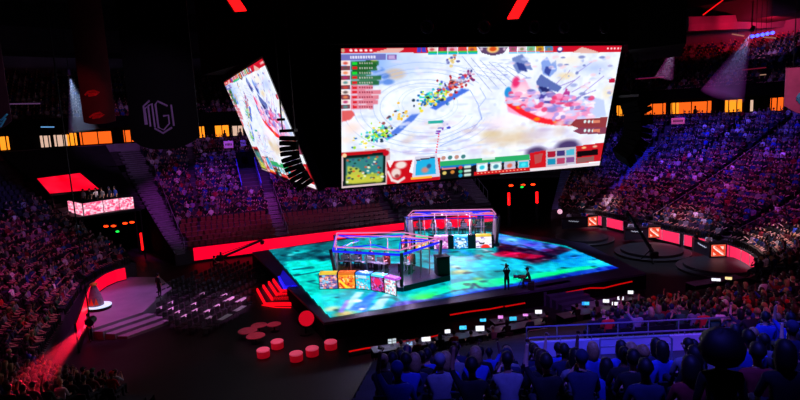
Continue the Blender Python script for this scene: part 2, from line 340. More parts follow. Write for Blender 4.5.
# ================================================================ hanging screen cluster
FQ = [np.array(p) for p in ((-3.11, 30.0, 9.3), (12.70, 35.23, 9.3), (13.31, 33.38, 16.4), (-2.5, 28.15, 16.4))]     # bl, br, tr, tl
LQ = [np.array(p) for p in ((-10.72, 44.0, 9.4), (-4.36, 29.26, 9.4), (-6.44, 28.36, 16.13), (-12.8, 43.1, 16.13))]
def quad(Q):
    return lambda u, v: tuple((Q[3]*(1-u)+Q[2]*u)*(1-v)+(Q[0]*(1-u)+Q[1]*u)*v)
def quadmap(Q):                        # photo point -> picture coordinate of the screen it lies on
    n = np.cross(Q[1]-Q[0], Q[3]-Q[0]); e1 = Q[1]-Q[0]; e2 = Q[3]-Q[0]
    def f(x, y):
        d = ray(x, y); t = ((Q[0]-_C)@n)/(d@n); P = _C+d*t-Q[0]; return (P@e1)/(e1@e1), 1-(P@e2)/(e2@e2)
    return f
g = Canvas(460, 170, (.91, .94, 1.0)); g.map = quadmap(FQ)
g.noise(26, 12, .05, 3); g.noise(90, 40, .035, 5)
B = g.blob; P_ = g.poly; Ln = g.line
B(372, 66, 55, 24, (.50, .68, .95), .95, .8); B(410, 66, 40, 14, (.78, .84, .98), .8, .8); B(395, 74, 14, 7, (.82, .72, .62), .8, .5)
for x, y in ((378, 70), (384, 76), (376, 82), (388, 82)): B(x, y, 8, 4, (.28, .48, .85), .8, .5)
P_([(352, 62), (372, 60), (378, 66), (362, 74), (352, 72)], (.12, .3, .1), .9); B(374, 61, 4, 3, (.85, .8, .1), .9)
for k, rr in enumerate((40, 46, 58, 64, 74)):
    Ln([(424+rr*1.1*math.cos(t), 108+rr*.62*math.sin(t)) for t in np.linspace(.3, 5.6, 40)], (.62, .72, .94), .0011, .6)
for k, rr in enumerate((26, 30)): Ln([(428+rr*math.cos(t), 104+rr*.6*math.sin(t)) for t in np.linspace(0, 6.28, 30)], (.74, .82, .97), .001, .6)
for k in range(6):
    Ln([(462+k*9, 56+k*2), (492+k*7, 92-k*3)], (.35, .42, .7), .0009, .6); Ln([(458+k*8, 70-k*2), (505+k, 80-k*4)], (.5, .56, .8), .0008, .5)
Ln([(470, 90), (478, 104), (482, 118), (470, 132), (440, 146)], (.5, .6, .9), .0012, .8); Ln([(480, 88), (486, 98), (478, 108), (482, 120)], (.5, .6, .9), .001, .7)
Ln([(440, 140), (478, 124)], (.5, .6, .9), .001, .7); Ln([(400, 152), (460, 150)], (.6, .7, .95), .001)
# blue cast strokes and groups of units
P_([(384, 138), (396, 128), (412, 114), (420, 113), (414, 120), (398, 134), (388, 140)], (.25, .42, .85), .9, 1)
P_([(430, 108), (446, 98), (462, 88), (470, 90), (452, 100), (436, 110)], (.2, .38, .85), .9, 1)
r = np.random.default_rng(4)
def units(x, y, sx, sy, n, cols, sz=1.6):
    for i in range(n):
        q, w = r.normal(0, 1, 2); B(x+q*sx, y+w*sy-.25*q*sx, sz*(.6+r.random()), sz*(.5+.8*r.random()), cols[int(r.integers(len(cols)))], .95, .35)
TEAL = [(.1, .75, .8), (.2, .9, .75), (.6, .85, .1), (.1, .4, .7), (.95, .85, .2), (.08, .2, .3)]
units(432, 97, 7, 5, 110, TEAL, 1.5); units(378, 135, 10, 4, 110, TEAL, 1.4); units(382, 126, 4, 3, 10, [(.95, .7, .1), (.6, .3, .3), (.3, .8, .8)]); units(399, 115, 4, 3, 18, [(.95, .72, .1), (.95, .8, .3), (.3, .2, .3), (.4, .8, .9)])
units(452, 86, 7, 4, 70, [(.8, .15, .2), (.6, .1, .15), (.9, .4, .3), (.25, .1, .2), (.3, .4, .8)]); units(467, 76, 4, 3, 22, [(.5, .1, .4), (.8, .2, .3), (.2, .2, .5), (.3, .4, .8)]); units(452, 60, 4, 3, 14, [(.8, .4, .1), (.3, .3, .6), (.9, .8, .5)])
units(440, 128, 4, 3, 20, [(.45, .2, .7), (.2, .3, .8), (.9, .9, 1)]); P_([(428, 121), (443, 120), (443, 123), (428, 124)], (.1, .65, .6), .95)
for k in range(9): B(439-k*.4, 134+k*2.6, .9, .9, (.95, .05, .2), 1, .3)
# right hand landscape: slate rocks, pink and red ground, pale boulders, tan smoke
P_([(508, 112), (505, 96), (512, 84), (524, 78), (530, 88), (536, 104), (560, 112), (575, 108), (588, 102), (592, 118), (570, 124), (540, 122)], (.95, .62, .78), .95, 3)
B(522, 92, 12, 12, (.98, .85, .9), .9, .7); B(516, 82, 5, 7, (.9, .12, .4), .9, .5); B(508, 92, 4, 6, (.1, .55, .85), .95, .3)
P_([(505, 100), (512, 102), (528, 112), (540, 117), (556, 120), (575, 122), (575, 126), (552, 125), (536, 122), (520, 114), (508, 106)], (.95, .1, .15), .95, 1)
for x, y in ((519, 107), (537, 119), (556, 121)): B(x, y, 4, 2.5, (1, .5, .05), .95, .5)
for x, y in ((512, 100), (549, 116), (562, 118), (570, 114), (540, 110)): B(x, y, 6, 4, (.98, .75, .88), .8, .6)
for Q, c in (([(512, 58), (522, 54), (530, 64), (533, 70), (524, 69), (518, 74), (513, 66)], (.42, .5, .75)), ([(516, 62), (524, 64), (528, 72), (519, 70)], (.18, .24, .55)),
             ([(541, 62), (547, 57), (551, 64), (556, 60), (557, 70), (550, 77), (543, 74)], (.5, .62, .9)), ([(546, 66), (552, 68), (549, 76), (544, 72)], (.2, .26, .6)),
             ([(536, 82), (541, 74), (550, 80), (562, 87), (558, 92), (547, 89), (540, 94)], (.32, .4, .68)), ([(538, 86), (548, 88), (556, 94), (546, 96)], (.12, .14, .4)),
             ([(536, 96), (546, 92), (562, 100), (560, 106), (546, 106)], (.25, .22, .6)), ([(545, 108), (560, 104), (582, 96), (570, 106), (552, 112)], (.5, .5, .82)), ([(560, 100), (566, 88), (570, 92), (568, 102)], (.7, .2, .55))):
    P_(Q, c, .95, 1)
for a, b in (((556, 84), (566, 74)), ((560, 86), (575, 80)), ((563, 90), (580, 76)), ((572, 92), (590, 82)), ((566, 76), (570, 70)), ((584, 92), (604, 76)), ((576, 98), (596, 90)), ((578, 72), (592, 62))): Ln([a, b], (.55, .45, .8), .0014, .8)
B(594, 68, 20, 9, (.68, .76, .96), .8, .9); B(570, 60, 20, 8, (.96, .92, .84), .7, .8); B(566, 76, 12, 5, (.93, .84, .66), .8, .7); B(608, 92, 8, 10, (.95, .9, .78), .8, .7)
P_([(576, 102), (590, 96), (604, 100), (606, 116), (592, 118), (580, 112)], (.74, .8, .95), .95, 2); P_([(584, 98), (592, 96), (594, 106), (586, 108)], (.92, .95, 1), .9, 1)
for i in range(170):
    x = 508+86*r.random(); y = 92+34*r.random(); 
    if y > 96+(x-508)*.33+8 or y < 88+(x-520)*.12: continue
    B(x, y, 2+5*r.random(), 1+2.4*r.random(), [(.98, .8, .9), (.95, .55, .75), (.8, .8, .96), (.7, .6, .9), (.9, .25, .45), (.98, .93, .98), (.55, .5, .8)][int(r.integers(7))], .85, .4, -.4)
for i in range(90):
    x = 505+110*r.random(); y = 56+42*r.random(); B(x, y, 1+4*r.random(), .8+1.6*r.random(), [(.9, .9, 1), (.75, .8, .97), (.55, .6, .85), (.35, .4, .7), (.95, .8, .85)][int(r.integers(5))], .7, .5, r.random()*3)
for i in range(140):
    x = 400+190*r.random(); y = 122+32*r.random(); B(x, y, 3+9*r.random(), 1.5+3*r.random(), [(.97, .93, .95), (.88, .8, .74), (.8, .76, .9), (.95, .97, 1), (.72, .64, .8), (.93, .88, .82)][int(r.integers(6))], .45, .7, -.3)
for i in range(120):
    x = 355+150*r.random(); y = 56+100*r.random(); B(x, y, 2+8*r.random(), .8+2*r.random(), [(.8, .87, .99), (.97, .98, 1), (.74, .8, .97), (.86, .84, .97)][int(r.integers(4))], .5, .6, -.5)
B(512, 138, 36, 11, (.86, .76, .62), .75, .8); B(490, 134, 14, 6, (.85, .76, .6), .75, .7); B(500, 122, 22, 10, (.97, .9, .95), .7, .8); B(540, 134, 22, 8, (.8, .72, .82), .6, .9)
B(536, 152, 13, 7, (.26, .17, .38), .9, .5); B(568, 146, 15, 8, (.22, .14, .36), .9, .5); B(586, 140, 10, 5, (.9, .85, .9), .8, .6)
P_([(342, 111), (352, 110), (355, 115), (350, 120), (342, 122)], (.86, .3, .3), .9, 1); B(352, 128, 14, 9, (.97, .86, .82), .8, .8); B(346, 140, 10, 6, (.97, .9, .86), .8, .8)
# interface: top band
yt = lambda x: 47.8-.007*(x-341)
def band(x0, x1, a, b, c, al=1): P_([(x0, yt(x0)+a), (x1, yt(x1)+a), (x1, yt(x1)+b), (x0, yt(x0)+b)], c, al)
band(340, 428, -1, 5.6, (.78, .08, .16)); band(553, 623, -1, 6, (.8, .06, .16))
P_([(372, 53), (390, 48), (405, 48), (398, 53)], (.9, .75, .7), .9); P_([(572, 53), (582, 47), (596, 51), (600, 53)], (.88, .72, .68), .95)
for k in range(5): B(351+k*5, 50.4, 1.7, 1.5, (1, .95, .95), .95, .3); B(608+k*3.4, 48.4, 1.1, 1.2, (1, .9, .9), .95, .3)
B(343, 50.6, 2.2, 2.6, (.75, .7, .55), .9, .4)
for k in range(2): band(417+k*5, 421+k*5, 0, 5, (.25, .25, .75))
pc = [(.92, .8, .78), (.6, .1, .25), (.9, .65, .75), (.85, .25, .25), (.9, .5, .15)]; pd = [(.7, .3, .5), (.85, .75, .8), (.45, .75, .6), (.8, .6, .1), (.3, .5, .7)]
for k in range(5):
    band(428+k*10, 437+k*10, -.5, 4.2, pc[k]); B(432+k*10, 49.5, 3, 2, (.6+.3*r.random(), .2, .25), .8, .5); band(428+k*10, 437.4+k*10, 4.2, 6, (.15, .75, .3)); band(428+k*10, 437.4+k*10, 6, 7.6, (.1, .7, .8))
    band(509+k*9, 517+k*9, -.5, 4.2, pd[k]); B(513+k*9, 49, 2.6, 2, (.5, .2+.4*r.random(), .3), .8, .5); band(509+k*9, 517.4+k*9, 4.2, 5.6, (.85, .35, .35)); band(509+k*9, 517.4+k*9, 5.6, 7, (.5, .8, .95))
P_([(478, 47), (508, 47), (504, 53), (493, 56), (482, 53)], (.35, .25, .4)); B(493, 49, 7, 4.5, (.95, .8, .5), 1, .3); B(493, 49, 4.5, 3, (.85, .3, .1), 1, .4); B(481.5, 49, 2, 2, (.8, .7, .8)); B(504.5, 49, 2, 2, (.8, .7, .8))
B(560, 49.5, 3.5, 3.5, (.3, .2, .5), 1, .2); B(560, 49, 2.4, 2, (1, .95, 1), 1, .3)
# player list on the left
P_([(340, 54.5), (386, 54), (386, 60), (340, 60.6)], (.42, .42, .72), .95); P_([(387, 54.4), (396.5, 54.2), (396.5, 60), (387, 60.2)], (.5, .35, .65), .95); P_([(388.5, 55.6), (395, 55.5), (395, 58.8), (388.5, 59)], (.75, .65, .85), .95)
for k in range(10): P_([(350+k*2.6, 56), (351.8+k*2.6, 56), (351.8+k*2.6, 58.6), (350+k*2.6, 58.6)], (.95, .95, 1), .8)
lw = [28, 26, 20, 30, 28, 22, 30, 28, 27, 22]
for k in range(10):
    y0 = 60.9+k*4.85; gcol = (.1, .38, .16) if k < 5 else (.86, .42, .5)
    P_([(351, y0), (351+lw[k], y0), (351+lw[k], y0+4.5), (351, y0+4.5)], gcol, .85, 1)
    P_([(341, y0), (350, y0), (350, y0+4.5), (341, y0+4.5)], (.95, .88, .86) if k % 2 == 0 else (.5, .25, .3), 1); B(345.5, y0+2.3, 3.4, 2, [(.8, .25, .2), (.35, .3, .3), (.9, .5, .3), (.7, .15, .4), (.3, .55, .55)][k % 5], .9, .6)
    P_([(352.5, y0+1), (357, y0+1), (357, y0+3.6), (352.5, y0+3.6)], (.1, .85, .2) if k in (0, 2) else (.85, .1, .15), .95)
    for q in range(6): B(360+q*2.4, y0+2.3, .9, 1.1, (.85, .8, .8) if k < 5 else (.5, .1, .2), .8, .4)
# lower edge: small map, emblem, portrait, abilities, items
yb = lambda x: 188-.0875*(x-342)
def low(x0, x1, a, b, c, al=1, soft=0): P_([(x0, yb(x0)-a), (x1, yb(x1)-a), (x1, yb(x1)-b), (x0, yb(x0)-b)], c, al, soft)
low(341, 390, 36, -2, (.82, .72, .74)); low(341, 386, 35, 32, (.75, .06, .1)); low(343, 385.5, 32, 1.8, (.05, .1, .1)); low(346, 383, 29, 3.6, (.2, .5, .5), 1, 2)
low(346, 383, 12, 4, (.7, .72, .2), .9, 2); P_([(347, 166), (358, 168), (366, 176), (382, 176), (382, 182), (347, 184)], (.78, .78, .25), .9, 3)
for i in range(60):
    x = 347+36*r.random(); y = yb(x)-5-24*r.random(); B(x, y, 1.8, 1.3, [(.8, .85, .35), (.1, .25, .2), (.9, .95, .9), (.3, .65, .7), (.85, .3, .15), (.2, .3, .5)][int(r.integers(6))], .85, .5)
B(344.5, 155.5, 2.6, 2.4, (.98, .8, .6), 1, .3); B(386, 153, 3.6, 3.4, (.75, .05, .12), 1, .3)
low(387, 440, 22, -2, (.78, .05, .1), 1, 1); B(401, 165, 7, 4.5, (.92, .86, .84), 1, .4); B(396, 173, 6, 6, (.9, .82, .8), 1, .4); B(397, 176, 3, 2.4, (.55, .2, .2), .9); Ln([(388, 172), (392, 180), (398, 182), (404, 178)], (.9, .85, .85), .004); P_([(387, 160), (394, 161), (390, 168)], (.95, .9, .92)); P_([(409, 172), (414, 156), (418, 156), (414, 174)], (.95, .93, .96))
P_([(412, 179), (415, 157), (437, 154.5), (440, 176)], (.8, .8, .88)); P_([(415, 176), (416.5, 161), (435, 158), (436, 174)], (.12, .68, .88)); B(425, 170, 5, 4, (.85, .5, .45), .95, .6); B(429, 166, 3, 3, (.2, .3, .5), .9); P_([(416, 159.5), (435, 156.6), (435, 158), (416, 161)], (.25, .2, .3)); low(411, 432, 4.6, 2.6, (1, .7, .2))
for k in range(4): B(443.5+k*6.6, 158-k*.5, 2.6, 2.4, (.75, .55, .5) if k % 2 == 0 else (.25, .5, .5), 1, .25)
P_([(440, 161.5), (529, 154.2), (530, 159.5), (440, 166.5)], (.16, .66, .4)); P_([(440, 166.5), (530, 159.5), (530, 161.2), (440, 168.8)], (.12, .45, .75)); P_([(482, 157.8), (495, 156.8), (495, 159), (482, 160)], (.8, .9, .85))
low(440, 473, 7.5+0, -1, (.05, .05, .07)); P_([(440, 168.5), (473, 165.5), (473, 178), (440, 179)], (.06, .06, .08)); P_([(442, 168), (456, 167), (456, 168.8), (442, 170)], (.85, .5, .5))
for x, y, c in ((444.5, 173, (.85, .75, .4)), (452.5, 172, (.8, .5, .2)), (460.5, 167.5, (.8, .2, .2)), (460.5, 171.5, (.2, .7, .5)), (460.5, 175.5, (.1, .6, .8))): B(x, y, 2.4, 2, c, 1, .3)
for y in (167, 171, 175): Ln([(465, y), (470, y-.5)], (.8, .9, .85), .004)
P_([(473, 165), (530, 160.5), (530, 171), (473, 177)], (.1, .07, .1))
for k, (c, d) in enumerate((((.9, .97, 1), (.1, .75, .85)), ((.85, .95, .95), (.2, .5, .6)), ((.75, .75, .85), (.85, .4, .3)), ((.1, .75, .85), (.3, .9, .95)))):
    x = 476.5+k*13.8; y = 163.4-k*.9; P_([(x, y), (x+11.3, y-.9), (x+11.3, y+8.4), (x, y+9.4)], (.75, .75, .8)); P_([(x+1, y+1), (x+10.3, y+.2), (x+10.3, y+7.4), (x+1, y+8.2)], c); B(x+5.6, y+4, 3.4, 2.8, d, .95, .5)
low(474, 532, 4.4, 1, (.8, .08, .1)); 
for k in range(14): B(478+k*3.6, yb(478+k*3.6)-2.8, 1, .8, (1, .85, .7), .9)
P_([(530, 153), (546, 150), (546, 169), (530, 171)], (.8, .08, .12)); P_([(534, 155), (543, 153), (541, 162), (535, 164)], (.7, .3, .3)); low(530, 606, 3, -2, (.9, .85, .88))
P_([(546, 149.5), (576, 146.5), (576, 164), (546, 167)], (.75, .72, .78))
for k in range(6): x = 547.5+(k % 3)*9.4; y = 151.6+(k//3)*7.4-(k % 3)*.9; P_([(x, y), (x+8, y-.8), (x+8, y+5), (x, y+5.8)], [(.65, .1, .2), (.25, .2, .45), (.3, .7, .8), (.1, .55, .7), (.7, .25, .4), (.5, .3, .55)][k])
P_([(576, 146), (607, 142), (607, 160), (576, 164)], (.78, .1, .14)); P_([(577, 151.5), (598, 149), (598, 154.5), (577, 157)], (.06, .03, .05)); P_([(577, 158), (594, 156), (594, 161), (577, 163)], (.55, .35, .35)); B(584, 147.6, 3, 1.4, (.95, .75, .5)); B(595, 146.4, 3, 1.4, (.9, .7, .6)); B(603, 158, 3, 3, (.9, .6, .6))
P_([(570, 125), (576, 119), (608, 117), (606, 127), (578, 128)], (.55, .18, .2), .95); P_([(573, 131), (580, 127.5), (607, 127), (606, 134), (580, 134)], (.5, .2, .3), .95)
for y in (121.5, 130.5):
    for k in range(3): B(585+k*4, y, 1.6, 2, (.85, .95, .95), .95, .4)
    P_([(593, y-1.5), (600, y-1.5), (600, y+1.5), (593, y+1.5)], (.85, .5, .4))
P_([(609, 79), (615, 78), (615, 82.6), (609, 83)], (.75, .1, .25))
t = thing('led_screen', 'large front game screen hanging above the stage, facing right of the black corner', 'screen', tuple((FQ[0]+FQ[1])/2))
def rel(Q, t): return [q-np.array(t.location) for q in Q]
def slab(mb, Q, d0, d1, grow=.12):     # framed back box behind a screen
    n = np.cross(Q[1]-Q[0], Q[3]-Q[0]); n /= np.linalg.norm(n); e1 = (Q[1]-Q[0])/np.linalg.norm(Q[1]-Q[0]); e2 = (Q[3]-Q[0])/np.linalg.norm(Q[3]-Q[0])
    q = [Q[0]-(e1+e2)*grow, Q[1]+(e1-e2)*grow, Q[2]+(e1+e2)*grow, Q[3]-(e1-e2)*grow]
    mb.loft([[tuple(p-n*d0) for p in q], [tuple(p-n*d1) for p in q]], True)
q = rel(FQ, t); g.grid('picture', quad(q), M['screen'], t); mb = MB(); slab(mb, q, .03, .5); mb.build('back_frame', M['blackm'], t)
g2 = Canvas(200, 150, (0, 0, 0))
jj, ii = np.mgrid[0:151, 0:201]; g2.a = g.a[(jj*170//150), (ii*460//200)]
t = thing('led_screen', 'narrow looking side game screen at the left of the black corner', 'screen', tuple((LQ[0]+LQ[1])/2))
q = rel(LQ, t); g2.grid('picture', quad(q), M['screen'], t); mb = MB(); slab(mb, q, .03, .5); mb.build('back_frame', M['blackm'], t)
# black housing: draped core between the screens and the deep black box above them
fe = (FQ[1]-FQ[0])/np.linalg.norm(FQ[1]-FQ[0]); fb = np.array([-fe[1], fe[0], 0])
t = thing('screen_rig', 'black draped rig above and between the two hanging screens', 'rig', (2, 40, 16.8))
o = np.array(t.location)
core = [FQ[0], FQ[1], FQ[1]+fb*14, LQ[0]+fe*.0, LQ[1]]; top = [FQ[3], FQ[2], FQ[2]+fb*15, LQ[3], LQ[2]]
mb = MB(); cb = sum(core)/5
mb.loft([[tuple(p*.965+cb*.035-o+np.array([0, 0, .05])) for p in core], [tuple(p*.965+cb*.035+np.array([0, 0, 7.2])*0-o) for p in [np.array([*(a*.97+cb*.03)[:2], a[2]+.25]) for a in top]]], True); mb.build('core_drape', M['black'], t)
c1 = FQ[3]+fb*(-.5)-fe*1.6; c0 = c1+fe*19.2
bx = [c1, c0, c0+fb*16, c1+fb*16-fe*5.0]
mb = MB(); mb.loft([[tuple(np.array([p[0], p[1], 16.55])-o) for p in bx], [tuple(np.array([p[0], p[1], 26.5])-o) for p in bx]], True); mb.build('upper_box', M['black'], t)
sb = [np.array(atY(628, 50, 31.2)), np.array(atY(686, 43, 29.2))]; bv = np.array([.42, .9, 0])*9; sb += [sb[1]+bv, sb[0]+bv]
mb = MB(); mb.loft([[(p[0]-o[0], p[1]-o[1], sb[0][2]-o[2]) for p in sb], [(p[0]-o[0], p[1]-o[1], 26.5-o[2]) for p in sb]], True); mb.build('side_box', M['black'], t)
for k in range(4):
    mb = MB(); p = bx[k]; mb.tube([(p[0]-o[0], p[1]-o[1], 26.4-o[2]), (p[0]-o[0], p[1]-o[1], 31-o[2])], .08, 6)
    mb.build('hoist_cable', M['blackm'], t)
# ring fixtures on the front face of the box, red battens
for k, x in enumerate((412, 465, 515, 546, 590)):
    s = (x-341)/280; p = c1+fe*(1.6+16.6*s)-fb*.35; t2 = thing('moving_head_lamp', 'dim round lamp above the main screen, %s of five' % ['leftmost', 'second from the left', 'middle', 'second from the right', 'rightmost'][k], 'lamp', (p[0], p[1], 17.3), math.atan2(fe[1], fe[0]), 'lamps above the main screen')
    mb = MB(); mb.tube([(.3*math.cos(a), 0, .3*math.sin(a)) for a in np.linspace(0, 2*PI, 17)], .06, 6); mb.build('rim', M['grey'], t2)
    mb = MB(); mb.tube([(0, .34, 0), (0, -.05, 0)], [.26, .2], 14); mb.build('lamp_body', M['blackm'], t2); mb = MB(); mb.box((0, .18, .45), (.12, .3, .5)); mb.build('bracket', M['blackm'], t2)
for x, lb, (xa, ya, xb, yb2, Y) in (('r', 'slanted red light batten above the middle of the main screen', (526, -6, 513, 17, 29.6)), ('l', 'slanted red light batten high above the side screen', (230, -6, 240, 9, 27))):
    a, b = np.array(atY(xa, ya, Y+1.2)), np.array(atY(xb, yb2, Y)); t2 = thing('light_batten', lb, 'lamp', tuple(a)); d = b-a
    e = np.array([1.0, -.1, 0]); n = np.cross(e, d); n /= np.linalg.norm(n); w = .27
    mb = MB(); mb.loft([[tuple(q+e*(-w)), tuple(q+e*w), tuple(q+e*w+n*.12), tuple(q-e*w+n*.12)] for q in (a-a, d)], True); mb.build('diffuser', M['neonred'], t2)
    mb = MB(); mb.loft([[tuple(q+e*(-w-.06)+n*s_), tuple(q+e*(w+.06)+n*s_), tuple(q+e*(w+.06)+n*(s_+.12)), tuple(q+e*(-w-.06)+n*(s_+.12))] for q, s_ in ((a-a, .125), (d, .125))], True); mb.tube([(0, 0, 0), (0, 0, 30.8-a[2])], .04, 6); mb.build('housing', M['blackm'], t2)
# ================================================================ stage
ZS = 1.2
SU0, SU1, SV0, SV1 = -10.6, 13.8, -11.0, 12.6
inner = [uv(at(*p, ZS)) for p in ((269, 250), (330, 318), (618, 268), (566, 246))]+[(10.6, 7.6), (4.2, 12.0)]
outer = [uv(at(*p, ZS)) for p in ((252, 252), (324, 322.5), (646, 273), (585, 243))]+[(11.4, 8.9), (4.5, 13.3)]
t = thing('stage', 'low wide stage with a glowing teal led floor and dark border', 'stage', A(0, 0, 0), TH)
mb = MB(); mb.prism(outer[::1], 0, ZS-.02); mb.build('platform', M['stagedeck'], t)
mb = MB()
for i in range(len(outer)):
    a, b = np.array(outer[i]), np.array(outer[(i+1) % len(outer)]); c = (a+b)/2; d = b-a; L = np.hypot(*d)
    mb.box((c[0], c[1], ZS/2-.06), (L-.02, .06, ZS-.2), math.atan2(d[1], d[0]))
mb.build('skirt', M['black'], t)
s = Canvas(300, 220, (.04, .62, .66))
s.map = lambda x, y: (lambda w: ((w[0]-SU0)/(SU1-SU0), 1-(w[1]-SV0)/(SV1-SV0)))(uv(at(x, y, ZS)))
B = s.blob; P_ = s.poly; Ln = s.line
P_([(268, 248), (345, 236), (345, 262), (282, 266)], (.02, .45, .5), .95, 5); P_([(285, 262), (330, 258), (345, 290), (325, 320), (300, 300)], (.03, .82, .78), 1, 8)
B(300, 252, 14, 2, (.2, .85, .85), .8, .6); B(325, 258, 14, 4, (.02, .2, .28), .9, .6); B(298, 258, 10, 2.5, (.03, .25, .32), .8, .6); B(318, 251, 10, 1.5, (.05, .3, .36), .8, .6); B(290, 255, 8, 1.4, (.5, .95, .95), .6, .6)
B(305, 268, 12, 4, (.05, .7, .68), .8, .7); Ln([(295, 276), (322, 271)], (.02, .3, .36), .005, .8); Ln([(308, 282), (326, 286)], (.02, .35, .4), .004, .6)
P_([(320, 296), (345, 292), (400, 300), (470, 282), (480, 300), (330, 320)], (.12, .72, .8), .9, 8); B(345, 314, 18, 5, (.85, .68, .42), .85, .7); B(332, 309, 14, 4, (.9, .8, .6), .7, .7); B(330, 300, 10, 5, (.1, .85, .8), .7)  # tan blobs: a warm reflection painted into the floor picture
P_([(342, 308), (356, 292), (364, 292), (350, 310)], (.82, .9, 1), .8, 2); P_([(368, 310), (384, 294), (392, 294), (382, 310)], (.82, .9, 1), .8, 2); P_([(348, 310), (372, 292), (378, 292), (366, 312)], (.3, .45, .95), .8, 2)
B(358, 301, 6, 2, (.95, 1, 1), .9, .5); B(362, 309, 4, 1.2, (1, 1, 1), .9, .5); P_([(338, 312), (346, 300), (350, 300), (343, 313)], (.65, .5, .95), .8, 1); B(372, 304, 5, 1.2, (.1, .5, .9), .9, .5)
P_([(402, 296), (456, 283), (520, 276), (617, 262), (617, 272), (500, 292), (430, 302)], (.05, .85, .68), .95, 7); B(425, 297, 22, 5, (.35, .9, .3), .8, .8); B(470, 284, 22, 5, (.15, .9, .55), .8, .8); B(560, 274, 44, 6, (.08, .88, .5), .9, .7); B(500, 281, 16, 4, (.1, .85, .55), .8)
B(590, 268, 24, 5, (.1, .85, .6), .9, .6)
P_([(450, 262), (520, 258), (560, 262), (555, 272), (500, 270), (452, 272)], (.1, .72, .85), .9, 6); B(460, 272, 18, 4, (.72, .7, .4), .8, .7); B(478, 279, 10, 3, (.75, .75, .3), .6, .8)
B(455, 267, 12, 3, (.75, .72, .5), .6, .8); B(445, 262, 8, 3, (.8, .55, .5), .5, .8)  # beige and pink streaks: reflections painted into the floor picture
P_([(500, 238), (545, 243), (600, 256), (560, 261), (530, 262), (496, 254)], (.24, .1, .24), .95, 5); P_([(490, 254), (505, 251), (545, 256), (535, 259), (498, 257)], (.75, .08, .28), .8, 5); B(500, 247, 7, 2.5, (.55, .08, .25), .7, .8); B(512, 254, 16, 1.4, (1, .12, .4), .9, .7); B(478, 256, 9, 3, (.95, .5, .5), .7, .8)
B(536, 262, 18, 4, (.36, .2, .3), .8, .7); B(466, 253, 8, 8, (.1, .6, .9), .8, .8); B(440, 250, 12, 6, (.05, .4, .75), .9, .7); B(487, 251, 4, 5, (.85, .75, .8), .7, .8); B(436, 256, 8, 4, (.08, .5, .7), .8, .7); B(438, 262, 7, 5, (.05, .4, .6), .7, .8)  # the pale pink blob is another painted reflection
P_([(498, 234), (516, 238), (560, 246), (545, 252), (520, 247), (500, 243)], (.28, .45, .9), .9, 4); B(512, 240, 12, 3, (.4, .75, .95), .9, .6); B(530, 245, 12, 2.4, (.42, .3, .8), .8, .6); B(548, 250, 14, 2.2, (.5, .2, .45), .8, .6); B(552, 247, 6, 1.3, (.25, .4, .9), .9, .6)
P_([(556, 256), (575, 249), (618, 262), (618, 270), (590, 266), (560, 268)], (.08, .65, .9), .9, 4); B(556, 261, 9, 3, (.08, .6, .9), .9, .6); B(575, 257, 14, 3, (.1, .45, .85), .8, .7); B(596, 262, 12, 3, (.1, .8, .75), .9, .6); B(600, 268, 3, 1.6, (.03, .2, .35), .9, .4); B(606, 270, 3, 1.4, (.03, .2, .35), .8, .4)
Ln([(435, 297), (455, 291), (471, 289), (474, 284), (480, 288), (505, 288)], (.05, .3, .4), .005, .8); P_([(433, 297), (470, 289), (508, 286), (520, 284), (470, 300), (430, 305)], (.08, .5, .85), .75, 3)
P_([(398, 304), (440, 299), (540, 278), (620, 264), (620, 270), (540, 285), (440, 306), (398, 312)], (.12, .16, .72), .85, 4); P_([(380, 314), (396, 302), (440, 298), (440, 306)], (.45, .35, .75), .8, 3); B(420, 305, 14, 2.2, (.6, .4, .75), .7, .8)  # blue light on the front deck border, painted into the picture's near edge
s.noise(60, 50, .10, 21); s.noise(14, 12, .09, 5); q = s.noise(36, 30, 0, 8, c=1); s.mix(np.clip((q-.72)*6, 0, 1), (.01, .14, .22), .6); q = s.noise(80, 60, 0, 9, c=1); s.mix(np.clip((q-.8)*7, 0, 1), (.65, 1, .95), .3)
s.a = np.clip((np.clip(s.a, 0, 1)-.45)*1.32+.46, 0, 1)
# the led tiles end at the border: keep the faces inside the outline
def inside(p, P):
    c = False; n = len(P)
    for i in range(n):
        (x0, y0), (x1, y1) = P[i], P[(i+1) % n]
        if (y0 > p[1]) != (y1 > p[1]) and p[0] < x0+(p[1]-y0)*(x1-x0)/(y1-y0): c = not c
    return c
o = s.grid('led_floor', lambda a, b: (SU0+a*(SU1-SU0), SV1-b*(SV1-SV0), ZS+.012), M['ledfloor'], t)
import bmesh
bm = bmesh.new(); bm.from_mesh(o.data); bmesh.ops.delete(bm, geom=[f for f in bm.faces if not inside(f.calc_center_median()[:2], inner)], context='FACES')
bm.normal_update(); 
if sum(f.normal.z for f in list(bm.faces)[:9]) < 0: bmesh.ops.reverse_faces(bm, faces=bm.faces)
bm.to_mesh(o.data); bm.free()
